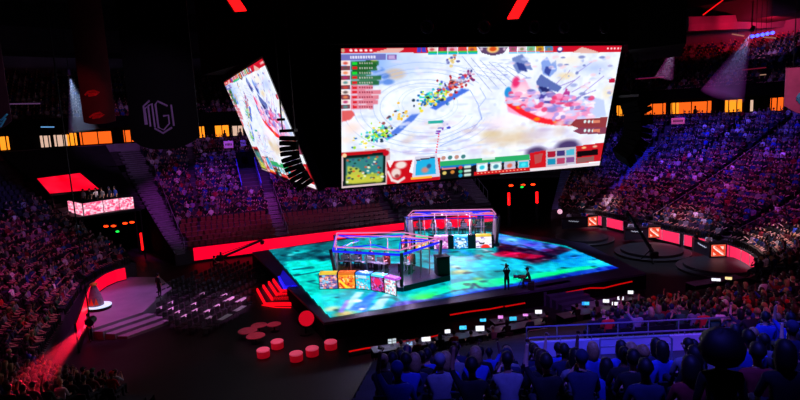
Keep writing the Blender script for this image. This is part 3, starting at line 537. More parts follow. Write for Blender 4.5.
# red glow strips on the floor along the foot of the stage
def px_strip(name, P, z, r, m, label, cat='light strip', group=None):
    W = [at(x, y, z) if x < 442 else on_skirt(x, y) for x, y in P]; z = W[0][2]; W0 = W[0]*[1, 1, 0]; t = thing(name, label, cat, W0, 0, group); W = [w-W0 for w in W]
    mb = MB(); mb.tube(W, r, 8); mb.build('glowing_tube', M['reddim'] if m == 'neonred' else M[m], t)
    mb = MB(); mb.tube([w*[1, 1, 0]+[0, 0, .03] for w in W], .03, 6)
    for w in W: mb.tube([w, w*[1, 1, 0]], .02, 5)
    mb.build('base_channel', M['blackm'], t); return t
E0, E1 = np.array([*A(*outer[1], 0)]), np.array([*A(*outer[2], 0)])
def on_skirt(x, y):                    # point on the stage's front skirt
    n = np.array([E1[1]-E0[1], E0[0]-E1[0], 0]); n /= np.linalg.norm(n); d = ray(x, y); return _C+d*(((E0+n*.14-_C)@n)/(d@n))
for P, lb in ((((349, 351.6), (365, 348.5), (388, 345)), 'red light tube on the floor at the foot of the stage, left end'), (((393, 344), (405, 341.5), (418, 339.5)), 'red light tube on the floor below the near booth'), (((424, 338.4), (440, 335)), 'short red light tube on the floor right of the near booth'),
              (((450, 315), (470, 311.5), (490, 309), (503, 306.5)), 'red light tube under the stage edge left of the camera operator'), (((505, 306.5), (525, 303)), 'short red light tube left of the front steps'), (((566, 292.5), (590, 288), (604, 288), (618, 284.5), (632, 281.5)), 'red light tube under the stage edge right of the front steps')):
    px_strip('light_strip', P, .3, .045, 'neonred', lb, group='red strips around the stage')
# front steps
P0, P1 = np.array(uv(at(531, 286, ZS))), np.array(uv(at(569, 279, ZS)))
c = (P0+P1)/2; t = thing('stage_steps', 'dark violet steps up to the front edge of the stage, right of the camera operators', 'steps', A(c[0], c[1]-.05, 0), TH)
for k in range(6):
    mb = MB(); mb.box((.25*k*.6, -.45*k-.25, (ZS-.02-k*.2)/2), (2.7-.0*k, .46, ZS-.02-k*.2)); mb.build('step', M['stagedeck'], t)
# chevron entrance stairs with red lit edges
t = thing('chevron_stairs', 'chevron shaped entrance stairs with red lit edges on the left side of the stage', 'stairs', at(278, 290, 0)); o = np.array(t.location)
LP = [((258, 288), (266, 302.5), (292, 302.2)), ((264, 284.5), (273, 297.5), (291, 296.6)), ((269.5, 281), (277.5, 292.8), (290, 292)), ((274, 278.5), (282, 289.5), (295, 288.6)), ((279.5, 276), (285.5, 286), (297, 285.4))]
back = [np.array(at(300, 288, 1.25))[:2], np.array(at(283, 268.5, 1.25))[:2]]
for k, L3 in enumerate(LP):
    z = .25*(k+1)-.01; w = [np.array(at(x, y, z))[:2] for x, y in L3]; bk = [back[0]*.9+w[2]*.1, back[1]*.9+w[0]*.1]
    mb = MB(); poly = [w[0], w[1], w[2], bk[0], bk[1]]; mb.prism([(p[0]-o[0], p[1]-o[1]) for p in poly], z-.25 if k else 0, z); st = mb.build('step', M['stagedeck'], t)
    mb = MB(); dn = [np.array(at(x, y, z)) for x, y in L3]; ctr = sum(dn)/3
    for a, b in ((dn[0], dn[1]), (dn[1], dn[2])):
        d = (b-a)/np.linalg.norm(b-a); n = np.array([d[1], -d[0], 0]); n = n if n@(a-np.array([*back[0], z])) > 0 else -n
        mb.loft([[tuple(q-o+np.array([0, 0, .0])), tuple(q+n*.13-o), tuple(q+n*.13-o-np.array([0, 0, .22])), tuple(q-o-np.array([0, 0, .22]))] for q in (a, b)], True)
    mb.build('lit_edge', M['neonblue'] if k == 4 else M['neonred2'], st)
    if k == 4: mb = MB(); mb.prism([(p[0]*.94+sum(q[0] for q in poly)/5*.06-o[0], p[1]*.94+sum(q[1] for q in poly)/5*.06-o[1]) for p in poly], z, z+.015); mb.build('lit_tread', M['neonblue2'], st)
mb = MB(); mb.tube([np.array(at(*p, .06))-o for p in ((232+30, 305), (276, 307.3), (291, 307.5))], .04, 6); mb.build('floor_edge_light', M['neonred2'], t)
# ---------------------------------------------------------------- poster pictures: plain colour abstracts
def poster(cols, seed, bg, border=None):
    c = Canvas(34, 34, bg); r = np.random.default_rng(seed)
    for i in range(110):
        q = cols[int(r.integers(len(cols)))]; c.blob(.02+.96*r.random(), .05+.93*r.random(), .03+.12*r.random(), .03+.1*r.random(), q, .95, .4, r.random()*3)
    return c
PO1 = [poster([(.9, .75, .85), (.75, .35, .5), (.35, .3, .6), (.15, .12, .2), (.5, .75, .9), (.95, .6, .5)], 1, (.4, .4, .62)), poster([(.98, .7, .15), (.85, .25, .08), (.98, .85, .6), (.8, .1, .1), (.95, .5, .1)], 2, (.95, .6, .15)),
       poster([(.15, .8, .9), (.9, .9, .92), (.1, .6, .8), (.15, .8, .9), (.85, .5, .5)], 3, (.15, .78, .88)), poster([(.6, .1, .45), (.85, .1, .35), (.75, .5, .85), (.2, .1, .25), (.7, .3, .8)], 4, (.35, .12, .4)),
       poster([(.9, .92, .95), (.85, .4, .5), (.4, .75, .8), (.95, .95, .98)], 5, (.85, .9, .95))]
PO1[2].rect(.15, .02, .75, .22, (.75, .85, .9), .9); PO1[3].blob(.5, .35, .33, .3, (.88, .08, .35), 1, .3); PO1[1].line([(.1, .45), (.5, .95)], (.98, .85, .2), .08); PO1[1].line([(.1, .7), (.3, .95)], (.85, .2, .05), .06)
PO2 = [poster([(.95, .5, .7), (.85, .15, .4), (.98, .85, .9), (.5, .1, .3)], 6, (.8, .3, .5)), poster([(.95, .85, .6), (.9, .6, .15), (.55, .8, .85), (.6, .3, .2), (.95, .9, .85)], 7, (.85, .7, .5)),
       poster([(.85, .6, .9), (.95, .85, .97), (.6, .2, .55), (.8, .3, .6), (.5, .15, .5)], 8, (.7, .4, .75)), poster([(.1, .65, .95), (.75, .9, .98), (.05, .5, .85), (.9, .95, 1), (.15, .3, .5)], 9, (.1, .6, .95)),
       poster([(.95, .93, .97), (.9, .85, .95), (.6, .5, .75), (.95, .95, .98)], 10, (.93, .9, .95))]
PO2[4].poly([(.15, .4), (.35, .55), (.6, .5), (.5, .68), (.25, .66)], (.1, .08, .12)); PO2[4].blob(.6, .95, .32, .3, (.98, .15, .1), 1, .3); PO2[3].blob(.5, .5, .3, .22, (.9, .92, .95), .9, .4)
TOP1 = ['topyellow', 'toporange', 'topblue', 'topcyan', 'topviolet']; TOP2 = ['toporange', 'topgreen', 'toppink', 'topcyan', 'topyellow']
for n, c in (('topyellow', (1, .8, .25)), ('toporange', (1, .45, .12)), ('topblue', (.2, .5, .95)), ('topcyan', (.3, .85, .95)), ('topviolet', (.75, .25, .85)), ('topgreen', (.2, .8, .55)), ('toppink', (.95, .6, .9))): M[n] = mat('lit cap '+n, c, .4, noise=0, emit=c, es=.8)
def booth(name, label, base, tops_px, roof_px, zroof, posters, caps, order, rb=.085, main='beamblue', nm=3):
    """glass player booth: lit poster console in front, cabin with ring roof behind"""
    cpt = np.array([*(sum(np.array(at(x, y, ZS))[:2] for x, y in base)/len(base)), ZS+.015]); t = thing(name, label, 'booth', cpt)
    W = [np.array(at(x, y, ZS+.015))-cpt for x, y in base]; 
    rf = [np.array(at(x, y, zroof))-cpt for x, y in roof_px]; ctr = sum(rf)/len(rf)
    inw = lambda p, k: p+k*np.array([*((ctr-p)[:2]/np.linalg.norm((ctr-p)[:2])), 0])
    # console
    h = 1.18; mb = MB(); bk = [inw(p, .75) for p in W]
    up = np.array([0, 0, h]); mb.prism([(p[0], p[1]) for p in W]+[(p[0], p[1]) for p in bk[::-1]], 0, h); con = mb.build('console', M['blackg'], t)
    k = 0
    for j, (fa, fb_) in enumerate(order):
        i = int(fa); a = W[i]+(W[i+1]-W[i])*(fa-i); i2 = min(int(fb_-1e-6), len(W)-2); b = W[i2]+(W[i2+1]-W[i2])*(fb_-i2)
        d = b-a; n = np.array([d[1], -d[0], 0]); n /= np.linalg.norm(n)
        if n@(a-np.array([ctr[0], ctr[1], a[2]])) < 0: n = -n
        f = lambda x, y, a=a, d=d, n=n: tuple(a+d*x+n*.03+np.array([0, 0, .06+(1-y)*(h-.2)]))
        posters[j].grid('lit_poster', f, M['poster'], con)
        mb = MB(); mb.loft([[tuple(a+d*x+n*.045+np.array([0, 0, h-.12])), tuple(a+d*x+n*.045+np.array([0, 0, h+.02])), tuple(a+d*x-n*.5+np.array([0, 0, h+.02])), tuple(a+d*x-n*.5+np.array([0, 0, h-.12]))] for x in (.01, .99)], True); mb.build('lit_cap', M[caps[j]], con)
    # cabin floor, posts, ring roof with cross bars, glass
    N = len(rf); dn = [np.array([p[0], p[1], 0]) for p in rf]; zr = rf[0][2]
    mb = MB(); mb.prism([(p[0], p[1]) for p in [inw(q, -.25) for q in dn]], 0.0, .3); mb.build('cabin_floor', M['stagedeck'], t)
    for i in range(N):
        a, b = dn[i], dn[(i+1) % N]
        mb = MB(); mb.tube([a+[0, 0, .3], inw(a, -.3)+[0, 0, zr]], .12, 4); mb.build('post', M['postbrown'], t)
        mb = MB(); mb.tube([inw(a, -.12)+[0, 0, zr-.15], inw(b, -.12)+[0, 0, zr-.15]], rb, 4); mb.build('roof_beam', M[main if i in (0, 1, N-1) else 'beampink'], t)
        mb = MB(); mb.tube([a+[0, 0, zr+.16], b+[0, 0, zr+.16]], .05, 4); mb.build('roof_rim', M['beampink'], t)
        g_ = MB(); g_.loft([[tuple(a+[0, 0, .3]), tuple(b+[0, 0, .3])], [tuple(a+[0, 0, zr-.25]), tuple(b+[0, 0, zr-.25])]], False, False); g_.build('glass_pane', M['glass'], t)
        m_ = (a+b)/2
        for q_ in range(1, nm+1): w_ = a+(b-a)*q_/(nm+1); mb = MB(); mb.tube([w_+[0, 0, .3], inw(w_, -.08)+[0, 0, zr-.1]], .045, 6); mb.build('mullion', M['mullion'], t)
        mb = MB(); mb.tube([inw(a, .2)+[0, 0, zr], (ctr*.5+m_*.5)*[1, 1, 0]+[0, 0, zr+.1], inw(b, .2)+[0, 0, zr]], .05, 5); mb.build('roof_truss', M['beamblue'], t)
    return t, W, rf, ctr, inw, cpt
M['beamviolet'] = mat('violet lit beam', (.1, .05, .2), .4, noise=0, emit=(.25, .1, .7), es=.7); M['mullion'] = mat('pale mullion', (.7, .6, .62), .4, .3, noise=.1); M['postbrown'] = mat('dark brown post', (.2, .14, .16), .4, .3, noise=.15)
M['beamblue'] = mat('blue lit beam', (.05, .05, .2), .4, noise=0, emit=(.08, .1, 1), es=1.1); M['beampink'] = mat('pink lit beam', (.2, .1, .15), .4, noise=0, emit=(.95, .55, .8), es=.8)
b1 = booth('player_booth', 'nearer glass player booth with five posters and blue roof beams', [(319.5, 289.5), (338.5, 289), (356, 289), (371.5, 290.5), (385, 293), (397, 296.5)], None,
           [(334.5, 249), (400, 252.5), (437, 240.5), (404, 234.5), (337, 235)], 3.9, PO1, TOP1, [(k+.04, k+.96) for k in range(5)])
b2 = booth('player_booth', 'farther glass player booth with spaced posters and pink roof edge', [(401, 250), (415, 249.6), (432, 249.5), (451, 249.2), (471, 248.8), (494, 248)], None,
           [(408, 217.5), (496, 216), (492, 211), (413, 212.3)], 3.95, PO2, TOP2, [(.08, .75), (1.05, 1.8), (2.12, 2.85), (3.15, 3.85), (4.22, 4.9)], .06, 'beamviolet', 6)
# side deck and equipment cabinet of the near booth
c = np.array(at(424, 287, ZS+.015)); t = thing('booth_deck', 'blue lit step deck on the right side of the nearer booth', 'deck', c)
Q = [np.array(at(x, y, ZS+.4))-c for x, y in ((404, 286), (450, 275.5), (438, 270), (405, 277))]
mb = MB(); mb.prism([(p[0], p[1]) for p in Q], 0, .36); mb.build('deck_body', M['blackm'], t); mb = MB(); mb.prism([(p[0], p[1]) for p in Q], .362, .4); mb.build('deck_top', M['stagedeck'], t)
c = np.array(at(444.5, 281, ZS+.015)); t = thing('equipment_cabinet', 'black upright cabinet at the right end of the nearer booth', 'cabinet', c, R(12))
mb = MB(); mb.rbox((0, .5, .85), (.95, .9, 1.7), .04); mb.build('body', M['blackg'], t); mb = MB(); mb.box((0, .03, .85), (.8, .03, 1.5)); mb.build('door', M['blackp'], t); mb = MB(); mb.rbox((0, .5, 1.73), (1.0, .95, .06), .02); mb.build('lid', M['blackm'], t)
# blue side screen of the far booth
c = np.array(at(409.5, 231, ZS+1.2)); t = thing('side_screen', 'narrow blue lit screen at the left end of the farther booth', 'screen', (c[0], c[1]-.3, ZS+.015), 0)
sc = poster([(.3, .3, .8), (.9, .4, .7), (.2, .5, .95), (.1, .1, .3)], 31, (.2, .3, .85)); sc.grid('picture', lambda x, y: (-.42+.5*x, -.05, 1.25+1.35*(1-y)), M['poster'], t)
mb = MB(); mb.box((-.17, 0, 1.9), (.62, .08, 1.5)); mb.box((-.17, 0, .6), (.1, .08, 1.2)); mb.box((-.17, 0, .03), (.6, .5, .06)); mb.build('frame', M['blackm'], t)
# ================================================================ people
def skin_mesh(name, J, Bn, lv=1):
    """J: joint -> (xyz, rx, ry); Bn: bones (a, b, material). One continuous surface."""
    ks = list(J); ix = {k: i for i, k in enumerate(ks)}
    me = bpy.data.meshes.new(name); me.from_pydata([J[k][0] for k in ks], [(ix[a], ix[b]) for a, b, m in Bn], [])
    o = bpy.data.objects.new(name, me); COL.objects.link(o); md = o.modifiers.new('s', 'SKIN'); md.use_smooth_shade = True
    for k in ks:
        sv = me.skin_vertices[0].data[ix[k]]; sv.radius = J[k][1:3]; sv.use_root = (k == 'pel')
    if lv: o.modifiers.new('d', 'SUBSURF').levels = lv
    dg = bpy.context.evaluated_depsgraph_get(); dg.update(); out = bpy.data.meshes.new_from_object(o.evaluated_get(dg)); out.name = name
    bpy.data.objects.remove(o); bpy.data.meshes.remove(me)
    V = np.array([v.co for v in out.vertices]); fi = np.array([list(p.vertices)[:4] if len(p.vertices) > 3 else list(p.vertices)+[p.vertices[0]] for p in out.polygons]); Cn = V[fi].mean(1)
    best = np.full(len(Cn), 9.0); mi = np.zeros(len(Cn), int)
    for a, b, m in Bn:
        p, q = np.array(J[a][0]), np.array(J[b][0]); d = q-p; t_ = np.clip(((Cn-p)@d)/(d@d), 0, 1); ds = np.linalg.norm(Cn-p-t_[:, None]*d, axis=1)-min(J[a][1], J[b][1])*.5
        w = ds < best; best[w] = ds[w]; mi[w] = m
    return V, [list(p.vertices) for p in out.polygons], mi.tolist(), out
SKIN, SHIRT, TROU, SHOE, EYE, LIP = range(6)
def person_mesh(name, pose, fingers=True, lv=1):
    sit = pose.get('sit', True); zc = pose.get('lean', 0.0); hz = .53 if sit else .93
    J = {}; j = lambda k, p, r, r2=None: J.__setitem__(k, (p, r, r2 or r))
    j('pel', (0, 0, hz), .15, .115); j('spine', (0, zc*.4-.01, hz+.22), .14, .1); j('chest', (0, zc-.02, hz+.42), .155, .105); j('nb', (0, zc, hz+.535), .06); j('nk', (0, zc+.015, hz+.6), .052)
    ht = pose.get('turn', 0.0); hx, hy = math.sin(ht), math.cos(ht)
    j('h0', (0, zc+.03, hz+.675), .068, .08); j('h1', (0, zc+.035, hz+.745), .082, .098); j('h2', (0, zc+.025, hz+.82), .068, .082)
    bones = [('pel', 'spine', SHIRT), ('spine', 'chest', SHIRT), ('chest', 'nb', SHIRT), ('nb', 'nk', SKIN), ('nk', 'h0', SKIN), ('h0', 'h1', SKIN), ('h1', 'h2', SKIN)]
    hands = []
    for sd, q in (('l', -1), ('r', 1)):
        arm = pose.get('arm'+sd, 'lap'); S = (q*.19, zc-.02, hz+.47)
        E_, W, H = {'lap': ((q*.25, zc+.04, hz+.22), (q*.15, zc+.27, hz+.12), (q*.11, zc+.35, hz+.1)), 'down': ((q*.25, -.02, hz+.2), (q*.26, .05, hz-.05), (q*.26, .07, hz-.13)),
          'up': ((q*.3, zc+.08, hz+.66), (q*.26, zc+.14, hz+.92), (q*.25, zc+.15, hz+1.0)), 'chin': ((q*.2, zc+.2, hz+.3), (q*.07, zc+.17, hz+.52), (q*.04, zc+.14, hz+.6)),
          'clap': ((q*.24, zc+.14, hz+.28), (q*.08, zc+.33, hz+.42), (q*.03, zc+.38, hz+.48)), 'fwd': ((q*.23, zc+.12, hz+.25), (q*.17, zc+.38, hz+.24), (q*.15, zc+.46, hz+.23)),
          'head': ((q*.34, zc+.02, hz+.62), (q*.17, zc-.02, hz+.78), (q*.1, zc-.05, hz+.8)), 'cam': ((q*.22, zc+.2, hz+.36), (q*.1, zc+.22, hz+.6), (q*.08, zc+.26, hz+.68))}[arm]
        j('s'+sd, S, .068); j('e'+sd, E_, .047); j('w'+sd, W, .031); j('k'+sd, H, .04, .028)
        bones += [('chest', 's'+sd, SHIRT), ('s'+sd, 'e'+sd, SHIRT), ('e'+sd, 'w'+sd, SKIN if pose.get('short', True) else SHIRT), ('w'+sd, 'k'+sd, SKIN)]; hands.append((q, np.array(W), np.array(H)))
        sp_ = pose.get('spread', .1)
        if sit: hp, kn, an, to = (q*.1, .02, hz-.01), (q*(.1+sp_*.4), .46, hz+.0), (q*(.1+sp_*.3), .44, .1), (q*(.11+sp_*.4), .6, .045)
        else:
            st = pose.get('step', 0)*q; hp, kn, an, to = (q*.095, 0, hz-.07), (q*.105, .03+st*.5, .5), (q*.12, -.02+st, .1), (q*.14, .14+st, .045)
        j('hp'+sd, hp, .1); j('kn'+sd, kn, .068); j('an'+sd, an, .046); j('to'+sd, to, .042)
        bones += [('pel', 'hp'+sd, TROU), ('hp'+sd, 'kn'+sd, TROU), ('kn'+sd, 'an'+sd, TROU), ('an'+sd, 'to'+sd, SHOE)]
    V, Fc, mi, me = skin_mesh(name, J, bones, lv); bpy.data.meshes.remove(me)
    mb = MB(); mb.v = [tuple(v) for v in V]; mb.f = [tuple(f) for f in Fc]; mats = list(mi)
    def part(fn, m):
        n0 = len(mb.f); fn(); mats.extend([m]*(len(mb.f)-n0))
    hc = np.array(J['h1'][0])
    part(lambda: mb.ell(hc+[0, .105, -.012], (.016, .022, .026), 6, 5), SKIN)
    for q in (-1, 1):
        part(lambda: mb.ell(hc+[q*.088, 0, -.005], (.014, .026, .036), 6, 5), SKIN); part(lambda: mb.ell(hc+[q*.034, .09, .012], (.015, .012, .009), 6, 5), EYE)
    part(lambda: mb.ell(hc+[0, .088, -.052], (.026, .012, .007), 6, 4), LIP)
    if fingers:
        for q, W, H in hands:
            d = H-W; d /= np.linalg.norm(d); sx = np.array([q*1.0, 0, 0])-d*(d[0]*q); sx /= np.linalg.norm(sx)+1e-9; nn = np.cross(d, sx)*q
            for i, (of, L) in enumerate(((.027, .07), (.009, .08), (-.009, .075), (-.027, .06))):
                b = H+d*.025+sx*of; part(lambda: mb.tube([b, b+d*L*.55-nn*.006, b+d*L*.85-nn*.03], [.0095, .0085, .007], 5), SKIN)
            b = H-sx*.03; part(lambda: mb.tube([b, b+d*.03-sx*.022, b+d*.06-sx*.024-nn*.015], [.011, .0095, .008], 5), SKIN)
    if ht:                              # turn the head about the neck
        zc0 = np.array(J['nk'][0])
        for i, v in enumerate(mb.v):
            if v[2] > zc0[2]+.02 and abs(v[0]) < .14 and abs(v[1]-zc0[1]) < .17:
                a = ht*min(1, (v[2]-zc0[2]-.02)/.06); x, y = v[0]-zc0[0], v[1]-zc0[1]; mb.v[i] = (zc0[0]+x*math.cos(a)+y*math.sin(a), zc0[1]-x*math.sin(a)+y*math.cos(a), v[2])
    me = mb.mesh(name, True); me.polygons.foreach_set('material_index', mats)
    for m in (M['skin0'], SHIRTS[0], M['trouser'], M['shoe'], M['eye'], M['lip']): me.materials.append(m)
    return me, hc
def hair_mesh(name, hc, style, seed=1):
    r = random.Random(seed); mb = MB(); n, m = 16, 11; rings = []
    for k in range(m):
        t = PI*k/(m-1); ring = []
        for i in range(n):
            a = 2*PI*i/n; dx, dy, dz = math.sin(t)*math.cos(a), math.sin(t)*math.sin(a), math.cos(t)
            face = dy > .25 and dz < .42
            low = dz < -.25
            if style == 'short': k_ = (.98 if face or low else 1.13)+(.05*r.random() if not face else 0); X = (.092*k_*dx, .112*k_*dy, .118*k_*dz)
            elif style == 'long': k_ = .96 if face else 1.16+.05*r.random(); X = (.097*k_*dx*(1.1 if low else 1), .115*k_*dy-(.02 if low else 0), (.12 if dz > 0 or face else .26)*k_*dz)
            elif style == 'afro': k_ = .75 if face and dz < .1 else 1.0+.12*r.random(); X = (.235*k_*dx, .22*k_*dy-.03, .215*k_*dz+.045)
            elif style == 'cap': k_ = .97 if dz < .15 else 1.12; X = (.093*k_*dx, .112*k_*dy, .118*k_*dz)
            else: k_ = .98 if face or dz < .1 else 1.05; X = (.09*k_*dx, .108*k_*dy, .114*k_*dz)
            ring.append((hc[0]+X[0], hc[1]-.012+X[1], hc[2]+.015+X[2]))
        rings.append(ring)
    mb.loft(rings[::-1], True)
    if style == 'bun': mb.ell((hc[0], hc[1]-.11, hc[2]+.09), (.05, .045, .05), 10, 7)
    if style == 'cap': mb.loft([[(hc[0]-.075, hc[1]+.07, hc[2]+.055), (hc[0]+.075, hc[1]+.07, hc[2]+.055), (hc[0]+.055, hc[1]+.18, hc[2]+.035), (hc[0]-.055, hc[1]+.18, hc[2]+.035)], [(hc[0]-.075, hc[1]+.07, hc[2]+.07), (hc[0]+.075, hc[1]+.07, hc[2]+.07), (hc[0]+.055, hc[1]+.18, hc[2]+.045), (hc[0]-.055, hc[1]+.18, hc[2]+.045)]], True)
    return mb.mesh(name, True)
POSES = {'lap': dict(), 'chin': dict(arml='chin', lean=.08), 'clap': dict(arml='clap', armr='clap', lean=.03), 'up': dict(arml='up', armr='lap'), 'lean': dict(lean=.16, arml='fwd', armr='fwd', spread=.3), 'cheer': dict(arml='up', armr='up'), 'look': dict(turn=.6), 'look2': dict(turn=-.6, spread=.3),
         'stand': dict(sit=False, arml='down', armr='down'), 'standfwd': dict(sit=False, arml='fwd', armr='fwd', turn=.3), 'cam': dict(sit=False, arml='cam', armr='cam', short=False), 'type': dict(arml='fwd', armr='fwd', lean=.1), 'heads': dict(sit=False, arml='head', armr='head'), 'step': dict(sit=False, arml='down', armr='fwd', step=.14)}
PM = {k: person_mesh('person', v) for k, v in POSES.items()}
POSE_TXT = {'lap': 'hands in lap', 'chin': 'a hand at the chin', 'clap': 'hands raised to clap', 'up': 'one arm raised', 'lean': 'leaning forward', 'cheer': 'both arms raised', 'look': 'head turned right', 'look2': 'head turned left', 'stand': 'standing', 'standfwd': 'standing with forearms forward', 'cam': 'standing', 'type': 'hands on a desk', 'heads': 'standing with hands behind the head', 'step': 'standing mid step'}
_hm = {}
def hair_for(pose, style):
    if (pose, style) not in _hm:
        me = hair_mesh('hair', PM[pose][1], style, len(_hm)); me.materials.append(M['hair']); _hm[(pose, style)] = me
    return _hm[(pose, style)]
HAIRTXT = {'short': 'short dark hair', 'long': 'long dark hair', 'cap': 'a cap', 'bun': 'tied up hair', 'afro': 'large round dark hair', 'crop': 'cropped hair'}
def person(pose, shirt, hair, loc, rz, label, group=None, skin='skin0', hairm='hair', trousers=None, name='person', scale=1.0):
    o = link(name, PM[pose][0], None, loc, rz); o.scale = (scale,)*3; tag(o, label, 'person', group)
    for i, m in ((0, M[skin]), (1, SHIRTS[shirt])) + (((2, trousers),) if trousers else ()):
        o.material_slots[i].link = 'OBJECT'; o.material_slots[i].material = m
    h = link('cap' if hair == 'cap' else 'hair', hair_for(pose, hair), o)
    hm = SHIRTS[shirt] if hair == 'cap' else M[hairm]
    h.material_slots[0].link = 'OBJECT'; h.material_slots[0].material = hm
    return o
SIT_Z = .53-.115-.0                    # underside of a seated figure's hips above its feet
# ================================================================ spectators and seats
def seat_parts(mb_list=None):
    pan = MB(); pan.rbox((0, .02, .40), (.44, .42, .05), .02); back = MB(); back.add([(-.21, -.2, .42), (.21, -.2, .42), (.21, -.28, .82), (-.21, -.28, .82), (-.21, -.25, .42), (.21, -.25, .42), (.2, -.33, .82), (-.2, -.33, .82)], [(0, 1, 2, 3), (7, 6, 5, 4), (0, 4, 5, 1), (1, 5, 6, 2), (2, 6, 7, 3), (3, 7, 4, 0)])
    leg = MB(); leg.box((0, -.1, .19), (.36, .06, .38)); return pan, back, leg
def near_pt(k, t):                     # near stand: rows fan from the rink's line to face the camera's side
    a = TH*(1-min(1, k/13.0)); bx_, by_ = 9.0-.145*k, 29.2-.815*k
    return bx_+t*math.cos(a), by_+t*math.sin(a), a
def near_z(k): return 1.2+.25*min(k, 22)+.31*max(0, k-22)
NK = 34
def near_left(k): return lambda x, y: x >= .02*y-1.3
def in_bowl_right(x, y):               # the right stand takes over beyond the corner aisle
    u, v = uv((x, y)); return v > -BV+BR-1.5 and u > BU-4 or (u > LU and v < -LV and math.atan2(u-LU, -(v+LV)) > .22)
# near stand structure: one step per row
mb = MB()
for k in range(NK):
    def edge(kk):
        P = []
        tm = -13.0
        while tm < 22 and not in_bowl_right(*near_pt(kk, tm+.3)[:2]): tm += .25
        for t in np.linspace(-14, tm, 30):
            x, y, a = near_pt(kk, t); x = max(x, .02*y-1.6); P.append((x, y))
        return P
    f, b = edge(k-.45), edge(k+.55); z0 = near_z(k)
    lo = 0 if k == 0 else near_z(k-1)
    mb.loft([[(x, y, lo) for x, y in f], [(x, y, z0) for x, y in f], [(x, y, z0) for x, y in b]], False, False)
P = [(edge(k-.45)[0], near_z(k)) for k in range(NK)]
wl = MB(); wl.loft([[(p[0], p[1], 0) for p, z in P], [(p[0], p[1], z) for p, z in P]], False, False); struct(wl.build('wall_near_left', M['black']), 'dark side wall at the left end of the near stand', 'wall')
struct(mb.build('stand_near', M['terrace']), 'stepped seating tiers on the near side below the camera', 'stand')

FG = [((446, 357), 15, 'heads', 6, 'short', 'spectator in a blue shirt with hands behind the head, lower left of the blue parapet', 'stand'), ((420, 362), 15, 'lap', 1, 'short', 'seated spectator at the far left end of the near stand', ''), ((470, 357), 14, 'lap', 0, 'short', 'seated spectator with a dark round head left of the parapet corner', ''),
 ((489, 352), 14.5, 'cheer', 6, 'short', 'spectator in blue with raised arms left of the parapet corner', ''), ((511, 362), 13, 'lap', 3, 'short', 'grey shirted spectator with pale collar below the parapet left end', ''), ((545, 356), 13, 'lap', 0, 'short', 'dark headed spectator low in front of the left parapet end', ''), ((558, 348), 12.5, 'up', 6, 'short', 'spectator in bright blue raising an arm before the parapet', ''),
 ((569, 354), 12, 'lap', 1, 'short', 'round headed spectator in navy before the parapet, beside the raised arm', ''), ((592, 351), 11.5, 'lap', 4, 'cap', 'spectator with a lighter cap centred before the parapet', ''), ((571, 368), 9.5, 'look', 0, 'short', 'nearest low spectator below the parapet, head turned right', ''), ((606, 366), 9, 'lap', 6, 'long', 'spectator in blue with long hair low before the parapet', ''),
 ((624, 354), 8.5, 'look', 0, 'bun', 'spectator with tied up hair, left one of the dark pair', ''), ((633, 358), 8, 'lap', 0, 'short', 'large dark headed spectator, right one of the dark pair', ''), ((656, 345), 10.5, 'look2', 1, 'long', 'spectator looking left between the dark pair and the large hair', ''), ((688, 345), 9, 'look2', 3, 'crop', 'balding spectator seen in profile left of the large round hair', ''),
 ((720, 351), 6.0, 'stand', 0, 'afro', 'standing spectator with very large round dark hair, biggest head in view', ''), ((748, 338), 8.5, 'look', 6, 'short', 'spectator in blue right of the large round hair', ''), ((757, 352), 7, 'lap', 4, 'short', 'spectator in maroon low at the right of the large round hair', ''), ((784, 352), 6, 'lap', 0, 'long', 'dark spectator with long hair at the lower right edge', ''), ((792, 328), 9, 'look2', 1, 'cap', 'spectator in a cap near the blue guard rail at the right edge', ''),
 ((765, 317), 13, 'lap', 6, 'short', 'spectator in bright blue beyond the right guard rail', ''), ((790, 318), 12, 'up', 6, 'short', 'spectator in bright blue raising an arm at the right guard rail', ''), ((735, 331), 11, 'chin', 1, 'long', 'spectator with a hand at the chin behind the large round hair', ''), ((645, 368), 7, 'lap', 1, 'short', 'spectator in navy at the bottom edge right of the dark pair', ''), ((690, 366), 6.8, 'lap', 4, 'long', 'long haired spectator in maroon at the bottom edge under the balding one', '')]
FGXY = [tuple(atY(x, y, Y)[:2]) for (x, y), Y, *_ in FG]
SPOTS = []                             # (x, y, z, rz, zone)
SEATS = []
AIS = [(54.2, .8), (44.5, .7), (32.0, .5), (20.2, 1.0), (13.3, .55), (9.25, .6), (1.3, .55), (137.5, .6), (66.5, .5), (73.7, .5), (80.7, .5)]
def occupied(zone): return {'far': .93, 'farleft': .95, 'right': .95, 'left': .93}[zone]
for i in range(NROW):
    o = i*ROW+.42; s = 126.7
    while s < SP+89:
        n, k = rim(s)[1:]; st = .56/((BR+o)/BR if k else 1.0); q = s % SP
        zone = 'right' if s < SP+13.5 else 'far' if q < 44 else 'farleft' if q < 54 else 'left'
        ok = all(min(abs(q-a), SP-abs(q-a)) > w*(1 if k == 0 else BR/(BR+o)*1.1) for a, w in AIS)
        if 13.4 < q < 19.7 and o < 12: ok = False
        if 54.0 < q < 58.8: ok = False
        if 45.0 < q < 47.5 and 9.2 < o < 15.4: ok = False
        if 19.7 < q < 25 and o < 16: ok = ok and rng.random() < .35 and o > 2.5
        if ok:
            x, y, z = bowl(s, o, 0, bz(i*ROW, n)); rz = facing(s)
            empty = (32 < q < 53.5 and i < 5+(q > 44)*1) or (19 < q < 32 and i < 3) or rng.random() > occupied(zone)
            if 58.8 < q < 61 and i > 9: empty = empty or rng.random() < .5
            if 58.8 < q < 76 and i > 13: empty = empty or rng.random() < .93
            SEATS.append((x, y, z, rz, zone, q, i, empty))
            if not empty: SPOTS.append((x, y, z, rz, zone))
        s += st
PARX = (1.9, 12.2); PARY = 18.0        # the blue lit parapet in the near stand
